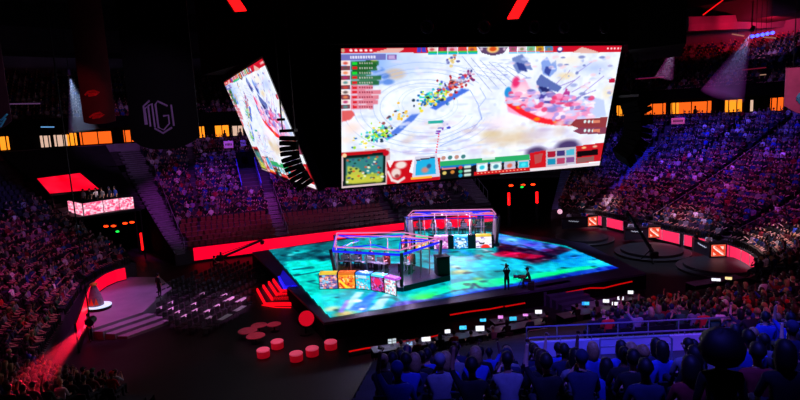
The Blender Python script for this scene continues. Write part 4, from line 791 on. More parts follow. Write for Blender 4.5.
nearspots = []
for k in range(NK-2):
    z = near_z(k); t = -13.8
    while t < 21.5:
        x, y, a = near_pt(k, t); t += .56
        if x < .02*y-.75 or in_bowl_right(x, y): continue
        if k > 26: continue
        if 11.2 < k < 18.6 and x < 10.6: continue           # cross aisle and void around the parapet
        hx, hy, _k = proj((x, y, z+1.2))
        if hy < np.interp(hx, (380, 440, 520, 560, 600, 640, 720, 800), (353, 341, 335, 327, 313, 302, 288, 270)) or any(math.hypot(x-fx, y-fy) < .5 for fx, fy in FGXY) or (y < 17 and hx < 748 and hy < 350): continue
        if abs(t-10.5) < .6 and k < 12: continue
        d = math.hypot(x, y)
        yy = y-.08
        SEATS.append((x, yy, z, a, 'near', 0, k, False)); nearspots.append((x, yy, z, a, 'near'))
nearspots = [p for p in nearspots if rng.random() < (.93 if p[1] > 17 else .8)]
SPOTS += nearspots
def inframe(p, m=6):
    X, Y, k = proj((p[0], p[1], p[2]+1.0)); return k > 1 and -m < X < 800+m and -m < Y < 400+m
vis = sorted([(math.dist(p[:3], (0, 0, CAM_H)), n) for n, p in enumerate(SPOTS) if inframe(p, 0)])
NIND = 265
ind = [n for d, n in vis[:NIND]]; inds = set(ind)
styles = ['short', 'short', 'long', 'cap', 'bun', 'crop', 'short', 'long']; poses = ['lap', 'lap', 'lap', 'chin', 'clap', 'lean', 'look', 'look2', 'up']
def where(p):
    X = proj(p[:3])[0]; Yk = p[1]
    if p[4] == 'left': return 'in the left stand'
    if p[1] > 22.5: return 'behind the crew desks'
    return 'beyond the blue parapet' if p[1] > 17 else 'below the blue parapet'
cnt = {}; rows_ = {}; ind.sort(key=lambda n: proj(SPOTS[n][:3])[0])
for n in ind: rows_.setdefault(where(SPOTS[n]), set()).add(round(SPOTS[n][2], 2))
rows_ = {k: sorted(v) for k, v in rows_.items()}
for c, n in enumerate(ind):
    p = SPOTS[n]; ps = poses[int(rng.integers(len(poses)))]; sh = int(rng.choice([0, 0, 0, 1, 1, 2, 3, 3, 4, 5, 6, 7] if p[1] > 17 else [0, 0, 1, 1, 6, 6, 6, 3])); hs = styles[int(rng.integers(len(styles)))]
    w = where(p); rk = (w, round(p[2], 2)); cnt[rk] = cnt.get(rk, 0)+1
    lb = '%s shirted spectator, %s, %s from left in row %d %s' % (SHIRTN[sh], HAIRTXT[hs], nth(cnt[rk]), rows_[w].index(rk[1])+1, w)
    f = .42-SIT_Z
    person(ps, sh, hs, (p[0], p[1], p[2]+f+.012), p[3]+.15*(rng.random()-.5), lb, 'spectators '+w, ['skin0', 'skin0', 'skin1', 'skin2'][int(rng.integers(4))], ['hair', 'hair', 'hairb', 'hairy'][int(rng.integers(4))])
# the rest of the crowd: one body of stuff, low detail figures with their own clothes
def low_person(kind):
    mb = MB(); col = []
    def add(fn, c): n0 = len(mb.v); fn(); col.extend([c]*(len(mb.v)-n0))
    add(lambda: mb.loft([[(a*.17, b*.12, .40) for a, b in ((-1, -1), (1, -1), (1, 1), (-1, 1))], [(a*.15, b*.11-.01, .65) for a, b in ((-1, -1), (1, -1), (1, 1), (-1, 1))], [(a*.2, b*.1-.02, .95) for a, b in ((-1, -1), (1, -1), (1, 1), (-1, 1))], [(a*.07, b*.06, 1.06) for a, b in ((-1, -1), (1, -1), (1, 1), (-1, 1))]], True), 1)
    add(lambda: mb.ell((0, .03, 1.21), (.085, .1, .13), 7, 5), 0); add(lambda: mb.ell((0, -.005, 1.245), (.097, .105, .115), 7, 5), 2)
    for q in (-1, 1):
        add(lambda: mb.tube([(q*.1, 0, .5), (q*.13, .42, .5), (q*.12, .42, .05)], [.09, .07, .05], 4), 3)
        if kind == 1 and q == 1: add(lambda: mb.tube([(q*.2, 0, .97), (q*.28, .1, 1.2)], [.055, .05], 4), 1); add(lambda: mb.tube([(q*.28, .1, 1.2), (q*.24, .16, 1.5)], [.042, .035], 4), 0)
        elif kind == 2: add(lambda: mb.tube([(q*.2, 0, .97), (q*.25, .12, .75)], [.055, .045], 4), 1); add(lambda: mb.tube([(q*.25, .12, .75), (q*.04, .34, .98)], [.04, .035], 4), 0)
        else: add(lambda: mb.tube([(q*.2, 0, .97), (q*.24, .05, .72)], [.055, .045], 4), 1); add(lambda: mb.tube([(q*.24, .05, .72), (q*.1, .33, .6)], [.04, .035], 4), 0)
    return np.array(mb.v), mb.f, np.array(col)
LPZ = [low_person(k) for k in range(3)]
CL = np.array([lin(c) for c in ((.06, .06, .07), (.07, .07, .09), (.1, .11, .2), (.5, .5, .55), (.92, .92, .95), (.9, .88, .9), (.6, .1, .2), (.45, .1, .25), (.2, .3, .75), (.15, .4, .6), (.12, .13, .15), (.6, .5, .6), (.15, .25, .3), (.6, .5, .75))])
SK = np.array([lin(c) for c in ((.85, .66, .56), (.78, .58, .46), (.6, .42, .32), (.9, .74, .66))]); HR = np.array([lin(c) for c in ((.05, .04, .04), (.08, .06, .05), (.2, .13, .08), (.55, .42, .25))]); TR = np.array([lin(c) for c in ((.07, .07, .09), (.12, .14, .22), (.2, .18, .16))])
VV, FF, CC, off = [], [], [], 0
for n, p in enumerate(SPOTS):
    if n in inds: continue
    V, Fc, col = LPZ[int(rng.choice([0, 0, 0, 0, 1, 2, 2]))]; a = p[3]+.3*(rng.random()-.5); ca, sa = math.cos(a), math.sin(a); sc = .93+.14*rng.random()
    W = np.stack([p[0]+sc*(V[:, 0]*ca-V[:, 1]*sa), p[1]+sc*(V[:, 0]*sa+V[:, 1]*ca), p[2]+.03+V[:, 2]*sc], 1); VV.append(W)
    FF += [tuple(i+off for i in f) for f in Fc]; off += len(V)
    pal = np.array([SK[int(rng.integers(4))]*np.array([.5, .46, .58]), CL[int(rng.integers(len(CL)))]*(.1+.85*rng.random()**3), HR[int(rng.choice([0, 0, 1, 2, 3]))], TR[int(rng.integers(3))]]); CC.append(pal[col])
def stuff_mesh(name, VV, FF, CC, m, label, cat):
    me = bpy.data.meshes.new(name); me.from_pydata(np.concatenate(VV).tolist(), [], FF); c = np.concatenate(CC); buf = np.ones((len(c), 4), np.float32); buf[:, :3] = np.clip(c, 0, 1)
    a = me.color_attributes.new('paint', 'FLOAT_COLOR', 'POINT'); a.data.foreach_set('color', buf.ravel()); me.materials.append(m); return tag(link(name, me), label, cat, kind='stuff')
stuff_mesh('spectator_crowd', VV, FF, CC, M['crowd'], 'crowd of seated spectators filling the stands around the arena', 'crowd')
# upper tier crowd: head and shoulders only show, dim under the roof
VV, FF, CC, off = [], [], [], 0
V, Fc, col = LPZ[0]
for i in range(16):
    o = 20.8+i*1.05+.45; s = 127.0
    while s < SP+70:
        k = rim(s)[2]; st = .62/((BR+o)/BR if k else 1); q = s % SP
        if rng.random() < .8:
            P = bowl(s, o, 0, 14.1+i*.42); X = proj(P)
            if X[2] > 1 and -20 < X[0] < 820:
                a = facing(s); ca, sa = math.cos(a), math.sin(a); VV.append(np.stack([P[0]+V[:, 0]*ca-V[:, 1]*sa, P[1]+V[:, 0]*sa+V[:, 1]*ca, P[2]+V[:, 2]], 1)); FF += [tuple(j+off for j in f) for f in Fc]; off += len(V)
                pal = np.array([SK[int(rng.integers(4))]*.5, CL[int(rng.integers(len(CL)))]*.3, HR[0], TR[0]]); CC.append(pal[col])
        s += st
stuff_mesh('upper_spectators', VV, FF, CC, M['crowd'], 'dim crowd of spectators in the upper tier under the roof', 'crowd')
# seats: the empty maroon ones in view are things, the occupied rest one object of stuff
pan, back, leg = seat_parts(); meS = {}
for zn, m in (('m', 'seat'), ('b', 'seatblk')):
    meS[zn] = [x.mesh('seat part') for x in (pan, back, leg)]
    for me in meS[zn]: me.materials.append(M[m])
cand = sorted([(math.dist(s[:3], (0, 0, CAM_H)), n) for n, s in enumerate(SEATS) if s[7] and s[4] in ('far', 'farleft') and inframe(s, 0) and s[6] < 7 and s[5] > 32])[:290]
ei = set(n for d, n in cand); proto = None
ec = {}; cand.sort(key=lambda c: SEATS[c[1]][5])
for d, n in cand:
    s = SEATS[n]; ec[s[6]] = ec.get(s[6], 0)+1; lb = 'empty maroon seat, %s from right in the %s row behind the red ribbon' % (nth(ec[s[6]]), ['front', 'second', 'third', 'fourth', 'fifth', 'sixth', 'seventh'][s[6]])
    if proto is None:
        proto = thing('stadium_seat', lb, 'seat', s[:3], s[3], 'empty seats behind the red strip'); link('seat_pan', meS['m'][0], proto); link('backrest', meS['m'][1], proto); link('leg', meS['m'][2], proto)
    else: dup(proto, s[:3], s[3], lb)
pts = MB(); 
for x in (pan, back, leg): pts.add(x.v, x.f)
V = np.array(pts.v); Fc = pts.f; VV, FF, off = [], [], 0
for n, s in enumerate(SEATS):
    if n in ei: continue
    ca, sa = math.cos(s[3]), math.sin(s[3]); VV.append(np.stack([s[0]+V[:, 0]*ca-V[:, 1]*sa, s[1]+V[:, 0]*sa+V[:, 1]*ca, s[2]+V[:, 2]], 1)); FF += [tuple(j+off for j in f) for f in Fc]; off += len(V)
me = bpy.data.meshes.new('seat_rows'); me.from_pydata(np.concatenate(VV).tolist(), [], FF); me.materials.append(M['seatblk']); tag(link('seat_rows', me), 'rows of dark seats under the spectators in the stands', 'seats', kind='stuff')
print('SPOTS', len(SPOTS), 'SEATS', len(SEATS), 'empties', len(cand))
# ================================================================ things on the arena floor
def led_wall(name, label, P, z0, z1, m, th=.12, cat='led board', panels=0, group=None, closed_frame=True):
    W = [np.array([p[0], p[1], 0.0]) for p in P]; o = W[0].copy(); t = thing(name, label, cat, o, 0, group); W = [w-o for w in W]; N = []
    for i in range(len(W)):
        d = W[min(i+1, len(W)-1)]-W[max(i-1, 0)]; n = np.array([d[1], -d[0], 0]); n /= np.linalg.norm(n)
        if n@(np.array([CX, CY, 0])-o-W[i]) < 0: n = -n
        N.append(n)
    U = np.array([0, 0, 1.0])
    mb = MB(); mb.loft([[tuple(w+U*z0), tuple(w+U*z1), tuple(w+U*z1-n*.03), tuple(w+U*z0-n*.03)] for w, n in zip(W, N)], True); mb.build('led_face', M[m], t)
    mb = MB(); mb.loft([[tuple(w-n*.035), tuple(w+U*(z1+.03)-n*.035), tuple(w+U*(z1+.03)-n*(th+.03)), tuple(w-n*(th+.03))] for w, n in zip(W, N)], True); mb.build('board', M['blackm'], t)
    if panels:
        fr = MB(); L = [0]
        for a, b in zip(W[:-1], W[1:]): L.append(L[-1]+np.linalg.norm(b-a))
        for k in range(panels+1):
            d = L[-1]*k/panels; i = max(0, min(len(W)-2, sum(1 for x in L if x <= d)-1)); w = W[i]+(W[i+1]-W[i])*((d-L[i])/(L[i+1]-L[i])); fr.tube([w+U*z0+N[i]*.02, w+U*z1+N[i]*.02], .035, 5)
        fr.build('panel_joint', M['paper'], t)
    return t
# long ribbon on the far boards
P = [bowl(s, -.12, 0, 0) for s in srange(53.1, 22.5, 1.2)]
led_wall('led_ribbon', 'long red glowing led ribbon on the boards behind the stage', P, .25, 1.5, 'redboard')
P = [bowl(s, -.12, 0, 0) for s in srange(21.6, 20.4, .6)]
led_wall('led_ribbon', 'short pink led panel right of the farther booth', P, .45, 1.5, 'neonpink')
# left podium with steps and its arc of led
pod = [at(x, y, .75) for x, y in ((91, 329), (84, 318), (92, 299), (106, 285), (130, 277), (160, 277), (172, 288), (156, 300), (143, 312))]
c = sum(np.array(p) for p in pod)/len(pod); c[2] = 0; t = thing('podium', 'purple lit rounded podium with steps at the left of the floor', 'podium', c)
mb = MB(); mb.prism([(p[0]-c[0], p[1]-c[1]) for p in pod], 0, .75); mb.build('platform', M['purplegrey'], t)
L0, R0_ = np.array(pod[0])[:2], np.array(pod[-1])[:2]; d = R0_-L0; n = np.array([d[1], -d[0]]); n /= np.linalg.norm(n)
if n[1] > 0: n = -n
e = d/np.linalg.norm(d)
for k in range(3):
    a, b = L0+n*(k*.62+.0)+e*(.1+.42*k), R0_+n*(k*.62)+e*(.28+.32*k); mb = MB(); q = [a, b, b+n*.62+e*.25, a+n*.62+e*.3]; mb.prism([(p[0]-c[0], p[1]-c[1]) for p in q], 0, .56-.19*k); mb.build('step', M['purplegrey'], t)
arc = [((126.5, 279.5), .9), ((117, 282), .9), ((107, 286.5), .9), ((98, 293), .9), ((91.5, 301), .9), ((88.5, 309), .9), ((84, 325), .9), ((79, 340), .9)]
P = [at(x, y, .8) for (x, y), z in arc]; led_wall('led_ribbon', 'curved hot pink led ribbon wrapping the left podium', P, .85, 1.8, 'redboard')
P = [at(x, y, .0) for x, y in ((165, 300), (152, 280), (131, 281))]
c = np.array(at(99.5, 308.5, .76)); t = thing('light_disc', 'bright white round light table on the left podium', 'light table', c)
mb = MB(); mb.cyl((0, 0), .78, 0, .2, 28); mb.build('base', M['blackm'], t); mb = MB(); mb.cyl((0, 0), .8, .2, .26, 28); mb.build('glowing_top', M['lampcyan'] if 'lampcyan' in M else M['lampw'], t)
c = c+np.array([-.2, 0, .26]); t = thing('cone_sculpture', 'grey cone shaped sculpture with orange band and gold top on the white light table', 'sculpture', c)
mb = MB(); mb.lathe([(.5, 0), (.52, .05), (.44, .5), (.3, 1.0), (.2, 1.3), (.14, 1.42)], n=16); mb.build('body', M['conegrey'], t)
mb = MB(); mb.lathe([(.15, 1.4), (.26, 1.48), (.22, 1.56), (.08, 1.62), (.02, 1.64)], n=16); mb.build('gold_top', M['gold'], t); mb = MB()
for a in (-2.2, -1.6, -1.0): mb.add([(.5*math.cos(a-.25), .5*math.sin(a-.25), .12), (.5*math.cos(a+.25), .5*math.sin(a+.25), .12), (.47*math.cos(a), .47*math.sin(a), .62), (.53*math.cos(a-.25), .53*math.sin(a-.25), .12), (.53*math.cos(a+.25), .53*math.sin(a+.25), .12), (.5*math.cos(a), .5*math.sin(a), .62)], [(3, 4, 5), (0, 2, 1), (0, 1, 4, 3), (1, 2, 5, 4), (2, 0, 3, 5)])
mb.build('orange_band', M['orangeband'], t)
person('step', 5, 'short', at(91, 341, 0.0), R(-120), 'person in red walking beside the steps of the left podium', None, 'skin1')
person('stand', 0, 'cap', at(160, 297, .75), R(-30), 'person in black standing on the right edge of the purple podium', None)
# moving head with a red lens on the floor at the stage corner, and small scatter lamps
c = np.array(at(306, 334, 0)); t = thing('wash_lamp', 'large round red wash lamp on a stand at the left stage corner', 'lamp', c, math.atan2(c[0], -c[1])*0)
mb = MB(); mb.cyl((0, 0), .4, 0, .06, 20); mb.tube([(0, 0, .05), (0, 0, .6)], .05, 8); mb.build('stand', M['blackm'], t)
v = np.array([0, 0, CAM_H])-c; v /= np.linalg.norm(v); hc_ = np.array([.1, 0, 1.0])
mb = MB(); mb.tube([hc_-v*.4, hc_], [.36, .52], 24); mb.build('lamp_body', M['blackm'], t); mb = MB(); mb.tube([hc_, hc_+v*.03], [.47, .46], 24); mb.build('red_lens', M['lensred'], t)
mb = MB(); mb.tube([hc_+np.array([.55*math.cos(a), -.1, .55*math.sin(a)]) for a in np.linspace(PI, 2*PI, 11)], .04, 6); mb.build('yoke', M['blackm'], t)
# round low tables and pouffes
for (x, y), r_, lb in (((247.5, 330.5), .58, 'leftmost'), ((259, 325), .5, 'farthest left'), ((274, 324), .44, 'farthest right'), ((255.5, 335.5), .56, 'nearest')):
    c = at(x, y, .45); t = thing('round_table', 'low round table with a dim pink top, %s of the four' % lb, 'table', (c[0], c[1], 0), 0, 'low round tables')
    mb = MB(); mb.cyl((0, 0), r_, .41, .45, 28); mb.build('table_top', M['pinktop'], t); mb = MB(); mb.lathe([(.3, 0), (.28, .03), (.05, .06), (.05, .41)], n=16); mb.build('pedestal', M['blackm'], t)
for (x, y), lb in (((263, 349), 'leftmost'), ((277, 340.5), 'second from the left, set farther back'), ((296, 352.5), 'middle'), ((312, 347.5), 'second from the right'), ((330.5, 341), 'rightmost')):
    c = at(x, y, .48); t = thing('pouffe', 'round pink lit pouffe, %s in the row' % lb, 'pouffe', (c[0], c[1], 0), 0, 'round pouffes')
    mb = MB(); mb.lathe([(.30, 0.02), (.35, .04), (.36, .2), (.355, .4)], n=24); mb.build('side', M['pouffe'], t, smooth=False); mb = MB(); mb.lathe([(.36, .4), (.37, .44), (.33, .48), (.02, .49)], n=24); mb.build('cushion_top', M['pouffetop'], t)
    mb = MB(); mb.cyl((0, 0), .28, 0, .03, 20); mb.build('foot', M['blackm'], t)
# rows of loose chairs left of the stage, some with programme sheets
chair = MB(); chair.rbox((0, 0, .44), (.44, .42, .05), .02); ch_seat = chair.mesh('seat'); chair = MB(); chair.rbox((0, -.22, .68), (.42, .035, .36), .015); ch_back = chair.mesh('backrest')
ch_legs = []
for sx in (-1, 1):
    for sy in (-1, 1):
        mb = MB(); mb.tube([(sx*.2, sy*.19, 0), (sx*.19, sy*.18, .42)] if sy > 0 else [(sx*.2, -.24, 0), (sx*.19, -.2, .42), (sx*.19, -.225, .7)], .014, 5); ch_legs.append(mb.mesh('leg'))
for me in [ch_seat, ch_back]: me.materials.append(M['chairblk'])
for me in ch_legs: me.materials.append(M['grey'])
poly = [(158, 292), (176, 279), (212, 271), (238, 263), (262, 266), (268, 276), (254, 288), (256, 316), (251, 326), (205, 329), (178, 331), (160, 316)]
def inpoly(x, y): return inside((x, y), poly)
o0 = np.array([-13.9, 38.8]); rd = np.array([1.1, 3.3])/math.hypot(1.1, 3.3); nd = np.array([rd[1], -rd[0]]); crz = math.atan2(-nd[0], nd[1]); chairs = []
for k in range(-6, 4):
    for j in range(-9, 26):
        if j % 9 == 0: continue
        p = o0+nd*k*.98+rd*j*.56; X, Y, kk = proj((p[0], p[1], .45))
        if inpoly(X, Y): chairs.append((X, Y, p, k))
proto = None; cc_ = {}
for X, Y, p, k in chairs:
    cc_[k] = cc_.get(k, 0)+1; lb = 'black stacking chair, %s from near end of loose row %d left of the stage' % (nth(cc_[k]), 4-k)
    if proto is None:
        proto = thing('stacking_chair', lb, 'chair', (p[0], p[1], 0), crz, 'loose chairs left of the stage'); link('seat', ch_seat, proto); link('backrest', ch_back, proto)
        for me in ch_legs: link('leg', me, proto)
    else: dup(proto, (p[0], p[1], 0), crz, lb)
sheet = MB(); sheet.rbox((0, 0, .006), (.56, .42, .012), .003); shm = sheet.mesh('programme_sheet'); shm.materials.append(M['paper']); used = set()
SHP = ((163, 309.5), (175.5, 301), (174, 311.7), (178, 310.7), (187, 318), (195.5, 304), (198.5, 312.5), (207.5, 309.5), (210, 321), (216, 305), (224, 301), (226.5, 298.5), (230.5, 296), (223, 316.5), (227, 315.6), (238, 306.5), (242.5, 303), (245.5, 302), (246, 321.5), (203.5, 293))
for i, (x, y) in enumerate(SHP):
    b = min((c_ for c_ in range(len(chairs)) if c_ not in used), key=lambda c_: math.hypot(chairs[c_][0]-x, chairs[c_][1]-y)); used.add(b); p = chairs[b][2]
    tag(link('programme_sheet', shm, None, (p[0], p[1], .466), crz+.2*(rng.random()-.5)), 'white programme sheet on a black chair, %s from the left of twenty' % nth(1+sum(1 for q_ in SHP if q_[0] < x)), 'paper', 'programme sheets on the loose chairs')
# crew tables along the near edge of the floor: long black tables, laptops and monitors, crew seated behind
tbl = [((372, 350), (432, 340)), ((436, 339.5), (486, 331)), ((490, 330.5), (545, 320)), ((492, 321.5), (545, 313.5)), ((560, 316), (612, 306)), ((575, 307), (640, 295.5)), ((690, 284), (740, 276))]
for i, (a, b) in enumerate(tbl):
    A_, B_ = np.array(at(*a, .75)), np.array(at(*b, .75)); d = B_-A_; L = np.linalg.norm(d); rz = math.atan2(d[1], d[0]); c = (A_+B_)/2
    t = thing('crew_table', 'long grey topped crew table, %s' % ['leftmost, with the split monitor', 'second from the left', 'left of centre, front row', 'left of centre, back row', 'right of centre, front row', 'right of centre, back row', 'far right, below the third desk'][i], 'table', (c[0], c[1], 0), rz, 'crew tables')
    mb = MB(); mb.rbox((0, 0, .73), (L, .85, .04), .01); mb.build('table_top', M['tabletop'], t); mb = MB(); mb.box((0, .4, .4), (L-.05, .015, .62)); mb.build('front_cloth', M['black'], t)
    for sx in (-1, 1):
        for sy in (-1, 1):
            mb = MB(); mb.tube([(sx*(L/2-.1), sy*.34, 0), (sx*(L/2-.1), sy*.34, .71)], .022, 6); mb.build('leg', M['blackm'], t)
MON = [((392, 341.5), 8, 5, 'pale', 'split screen monitor on the leftmost crew table'), ((409.5, 344), 6, 4, 'scrblue', 'small blue grey laptop screen beside the split monitor'), ((426, 339.5), 9, 4.5, 'scrwhite', 'wide white monitor left of the near crew'), ((447.5, 331.7), 5.5, 4, 'scrwhite', 'small white laptop screen on the second crew table'),
 ((463, 328), 7, 4, 'scrcyan', 'cyan monitor on the second crew table'), ((480, 328.8), 8.5, 5.5, 'scrwhite', 'brightest white monitor on the crew tables'), ((483, 320.5), 6, 3, 'scrcyan', 'dim cyan laptop behind the brightest monitor'), ((500.5, 317.5), 5, 3.5, 'scrpink', 'pink laptop screen on the back crew table'),
 ((513, 319), 7, 4, 'scrcyan', 'bright cyan monitor on the middle crew table'), ((525.5, 315.3), 5, 2.5, 'scrpink', 'dim violet laptop screen on the middle crew table'), ((538.5, 312.2), 6.5, 4, 'scrwhite', 'tilted white monitor at the right end of the middle crew table'), ((585.5, 303.8), 7, 3.5, 'scrcyan', 'half blue half white monitor on the right crew table'),
 ((606, 301.3), 6, 3.5, 'scrwhite', 'white monitor on the right crew table, left one of the pair'), ((615, 304), 6, 3.5, 'scrwhite', 'white monitor lower in the pair on the right crew table'), ((620.5, 298.6), 6, 3.5, 'scrwhite', 'white monitor above the pair on the right crew table'), ((630.5, 292.6), 5, 3.5, 'scrwhite', 'white monitor farthest right on the back crew table'),
 ((716, 280), 8, 2.8, 'scrwhite', 'wide white screen below the third desk'), ((728.5, 278.6), 6, 2.8, 'scryellow', 'yellowish screen beside the wide white one')]
for i, ((x, y), w, h, m, lb) in enumerate(MON):
    zz = 1.0; c = np.array(at(x, y, zz)); k = proj(c)[2]/F_PX; w *= k; h *= k; rz = math.atan2(-c[0], c[1])+R(8)
    t = thing('monitor', lb, 'monitor', (c[0], c[1], .751), rz, 'monitors on the crew tables'); zc = .28
    mb = MB(); mb.rbox((0, 0, zc), (w+.05, .04, h+.05), .012); mb.build('casing', M['blackp'], t); 
    cv = Canvas(10, 8, (1, 1, 1)); base = {'pale': (.7, .75, .78), 'scrwhite': (.95, .95, 1), 'scrblue': (.55, .65, .8), 'scrcyan': (.25, .75, .95), 'scrpink': (.85, .5, .85), 'scryellow': (.98, .85, .6)}[m]; cv.a[:] = base; cv.noise(5, 4, .12, i)
    if i == 0: cv.rect(.45, -1, .55, 2, (.05, .05, .06)); cv.rect(-1, .45, 2, .55, (.05, .05, .06))
    if i == 11: cv.rect(-1, -1, .4, 2, (.15, .55, .95))
    cv.grid('screen', lambda a, b: ((a-.5)*w, -.024, zc+(.5-b)*h), M['poster'], t)
    mb = MB(); mb.box((0, .04, .14), (.05, .03, .28)); mb.box((0, .03, .008), (.22, .16, .016)); mb.build('stand', M['blackm'], t)
crew = [((402, 352), 'type', 2), ((418, 350), 'type', 4), ((441, 345), 'type', 0), ((455, 342), 'type', 5), ((472, 342), 'type', 0), ((494, 337), 'type', 3), ((508, 331), 'type', 0), ((530, 326), 'lap', 1), ((548, 322), 'type', 0), ((578, 314), 'type', 0), ((598, 311), 'type', 3), ((622, 306), 'type', 0)]
for i, ((x, y), ps, sh) in enumerate(crew):
    c = at(x, y, .85); rz = R(16)
    st = dup(proto, (c[0], c[1], 0), rz, 'black chair at the crew tables under the %s crew member from the left' % nth(i+1), 'crew chairs')
    person(ps, sh, ['short', 'cap', 'long', 'short'][i % 4], (c[0], c[1], .466-SIT_Z), rz, 'crew member in a %s shirt at the crew tables, %s from the left' % (SHIRTN[sh], nth(i+1)), 'crew at the tables', 'skin0')
# barrier behind the crew
for i, ((x0, y0), (x1, y1)) in enumerate((((438, 337), (458, 336.5)), ((505, 337), (520, 336)), ((528, 331), (548, 328)))):
    a, b = np.array(at(x0, y0, 1.05)), np.array(at(x1, y1, 1.05)); a[2] = b[2] = 0; t = thing('barrier', 'low steel crowd barrier behind the crew tables, %s of three' % ['left one', 'middle one', 'right one'][i], 'barrier', a, 0, 'steel barriers'); b = b-a; U = np.array([0, 0, 1.])
    mb = MB(); mb.tube([U*0, U*1.0, U*1.05+b*.04, U*1.05+b*.96, b+U*1.0, b], .025, 6); mb.build('frame', M['rail'], t); mb = MB()
    for k in range(1, 9): mb.tube([b*k/9+U*.15, b*k/9+U*1.05], .012, 5)
    mb.tube([U*.15, b+U*.15], .02, 6); mb.build('bars', M['rail'], t)
# ---------------------------------------------------------------- three casting desks on round platforms, right side
SIGN = Canvas(28, 26, (.86, .22, .1)); SIGN.noise(10, 10, .06, 3)
SIGN.poly([(.12, .1), (.3, .12), (.9, .72), (.86, .9), (.74, .88), (.14, .3)], (.95, .85, .82)); SIGN.poly([(.24, .14), (.34, .12), (.92, .68), (.88, .84), (.2, .24)], (.84, .2, .08), .55); SIGN.poly([(.62, .14), (.88, .12), (.88, .4), (.78, .42)], (.95, .84, .8), .9); SIGN.poly([(.12, .62), (.34, .86), (.14, .9)], (.95, .84, .8), .9)
for q in ((-.1, -.1, 1.1, .03), (-.1, .97, 1.1, 1.1), (-.1, -.1, .03, 1.1), (.97, -.1, 1.1, 1.1)): SIGN.rect(*q, (.9, .55, .45))
def desk(i, c_px, plat_r, sign_px, left_px, lb):
    c = np.array(at(*c_px, .4)); c[2] = 0
    t = thing('desk_platform', 'round dark platform under the %s casting desk' % lb, 'platform', c, 0, 'casting platforms')
    mb = MB(); mb.cyl((0, 0), plat_r, 0, .18, 48); mb.build('lower_tier', M['deckdark'], t); mb = MB(); mb.cyl((0, .1), plat_r*.82, .18, .4, 48); mb.build('upper_tier', M['deckdark'], t)
    mb = MB(); mb.tube([(plat_r*math.cos(a), plat_r*math.sin(a), .19) for a in np.linspace(PI, 2*PI, 25)], .03, 5); mb.build('edge_trim', M['grey'], t)
    a, b = np.array(at(*sign_px[0], .42)), np.array(at(*sign_px[1], .42)); l = np.array(at(*left_px, .42))
    o = (a+b)/2; o[2] = .4; t = thing('casting_desk', 'black casting desk with an orange lit sign, %s of three on the right' % lb, 'desk', o, 0, 'casting desks')
    a, b, l = a-o, b-o, l-o; a[2] = b[2] = l[2] = 0; U = np.array([0, 0, 1.0]); bk = np.array([.25, .95, 0]); hgt = 1.12
    mb = MB(); mb.prism([tuple(p[:2]) for p in (l, a, a+bk*.8, l+bk*.8)], 0, hgt*.92); mb.build('left_wing', M['deskdark'], t)
    mb = MB(); mb.prism([tuple(p[:2]) for p in (a-(b-a)*.12, b+(b-a)*.12, b+(b-a)*.1+bk*.8, a+bk*.8)], 0, hgt+.05); f = mb.build('sign_block', M['blackm'], t)
    n = np.array([(b-a)[1], -(b-a)[0], 0]); n /= np.linalg.norm(n)
    SIGN.grid('orange_sign', lambda x, y: tuple(a+(b-a)*x+n*.03+U*(.12+(1-y)*(hgt-.18))), M['poster'], f)
    d = a-l; L = np.linalg.norm(d); d /= L; n2 = np.array([d[1], -d[0], 0])
    n2 = n2 if n2[1] < 0 else -n2
    mb = MB(); r = np.random.default_rng(i+3); x = L*.25                # small script like white lettering, unreadable at this size
    pts = [l+d*(x+q*.085)+n2*.035+U*(.82+.05*math.sin(q*2.1)+.03*r.random()-.012*q) for q in range(14)]
    mb.tube(pts, .03, 5); mb.build('lettering', M['letter'], t)
    mb = MB(); mb.prism([tuple(p[:2]) for p in (l-d*.05+n2*.04, a+n2*.04, a+bk*.84, l+bk*.84-d*.05)], hgt*.92, hgt*.92+.04); mb.build('desk_top', M['blackm'], t)
    for q in range(2):                  # casters on stools behind the desk
        p = o+l*(.25+.5*q)+bk*1.15; st = thing('stool', 'round stool behind the %s casting desk, %s' % (lb, ['right one', 'left one'][q]), 'stool', (p[0], p[1], .4), 0, 'casting stools'); mb = MB(); mb.cyl((0, 0), .2, .60, .66, 16); mb.build('seat', M['blackp'], st); mb = MB(); mb.lathe([(.2, 0), (.19, .03), (.03, .05), (.03, .6)], n=12); mb.build('pedestal', M['grey'], st)
        person('type', [6, 2][q] if i != 2 else [2, 0][q], 'short', (p[0], p[1], .4+.67-SIT_Z), PI+R(-25), 'caster seated behind the %s casting desk, %s' % (lb, ['on the right', 'on the left'][q]), 'casters')
desk(0, (582, 236), 3.0, ((588, 227), (597, 226)), (562, 229), 'farthest')
desk(1, (652, 249), 3.1, ((648.5, 238.5), (660, 238)), (625, 240), 'middle')
desk(2, (720, 264), 3.1, ((711, 257.5), (725, 257)), (694, 251), 'nearest')
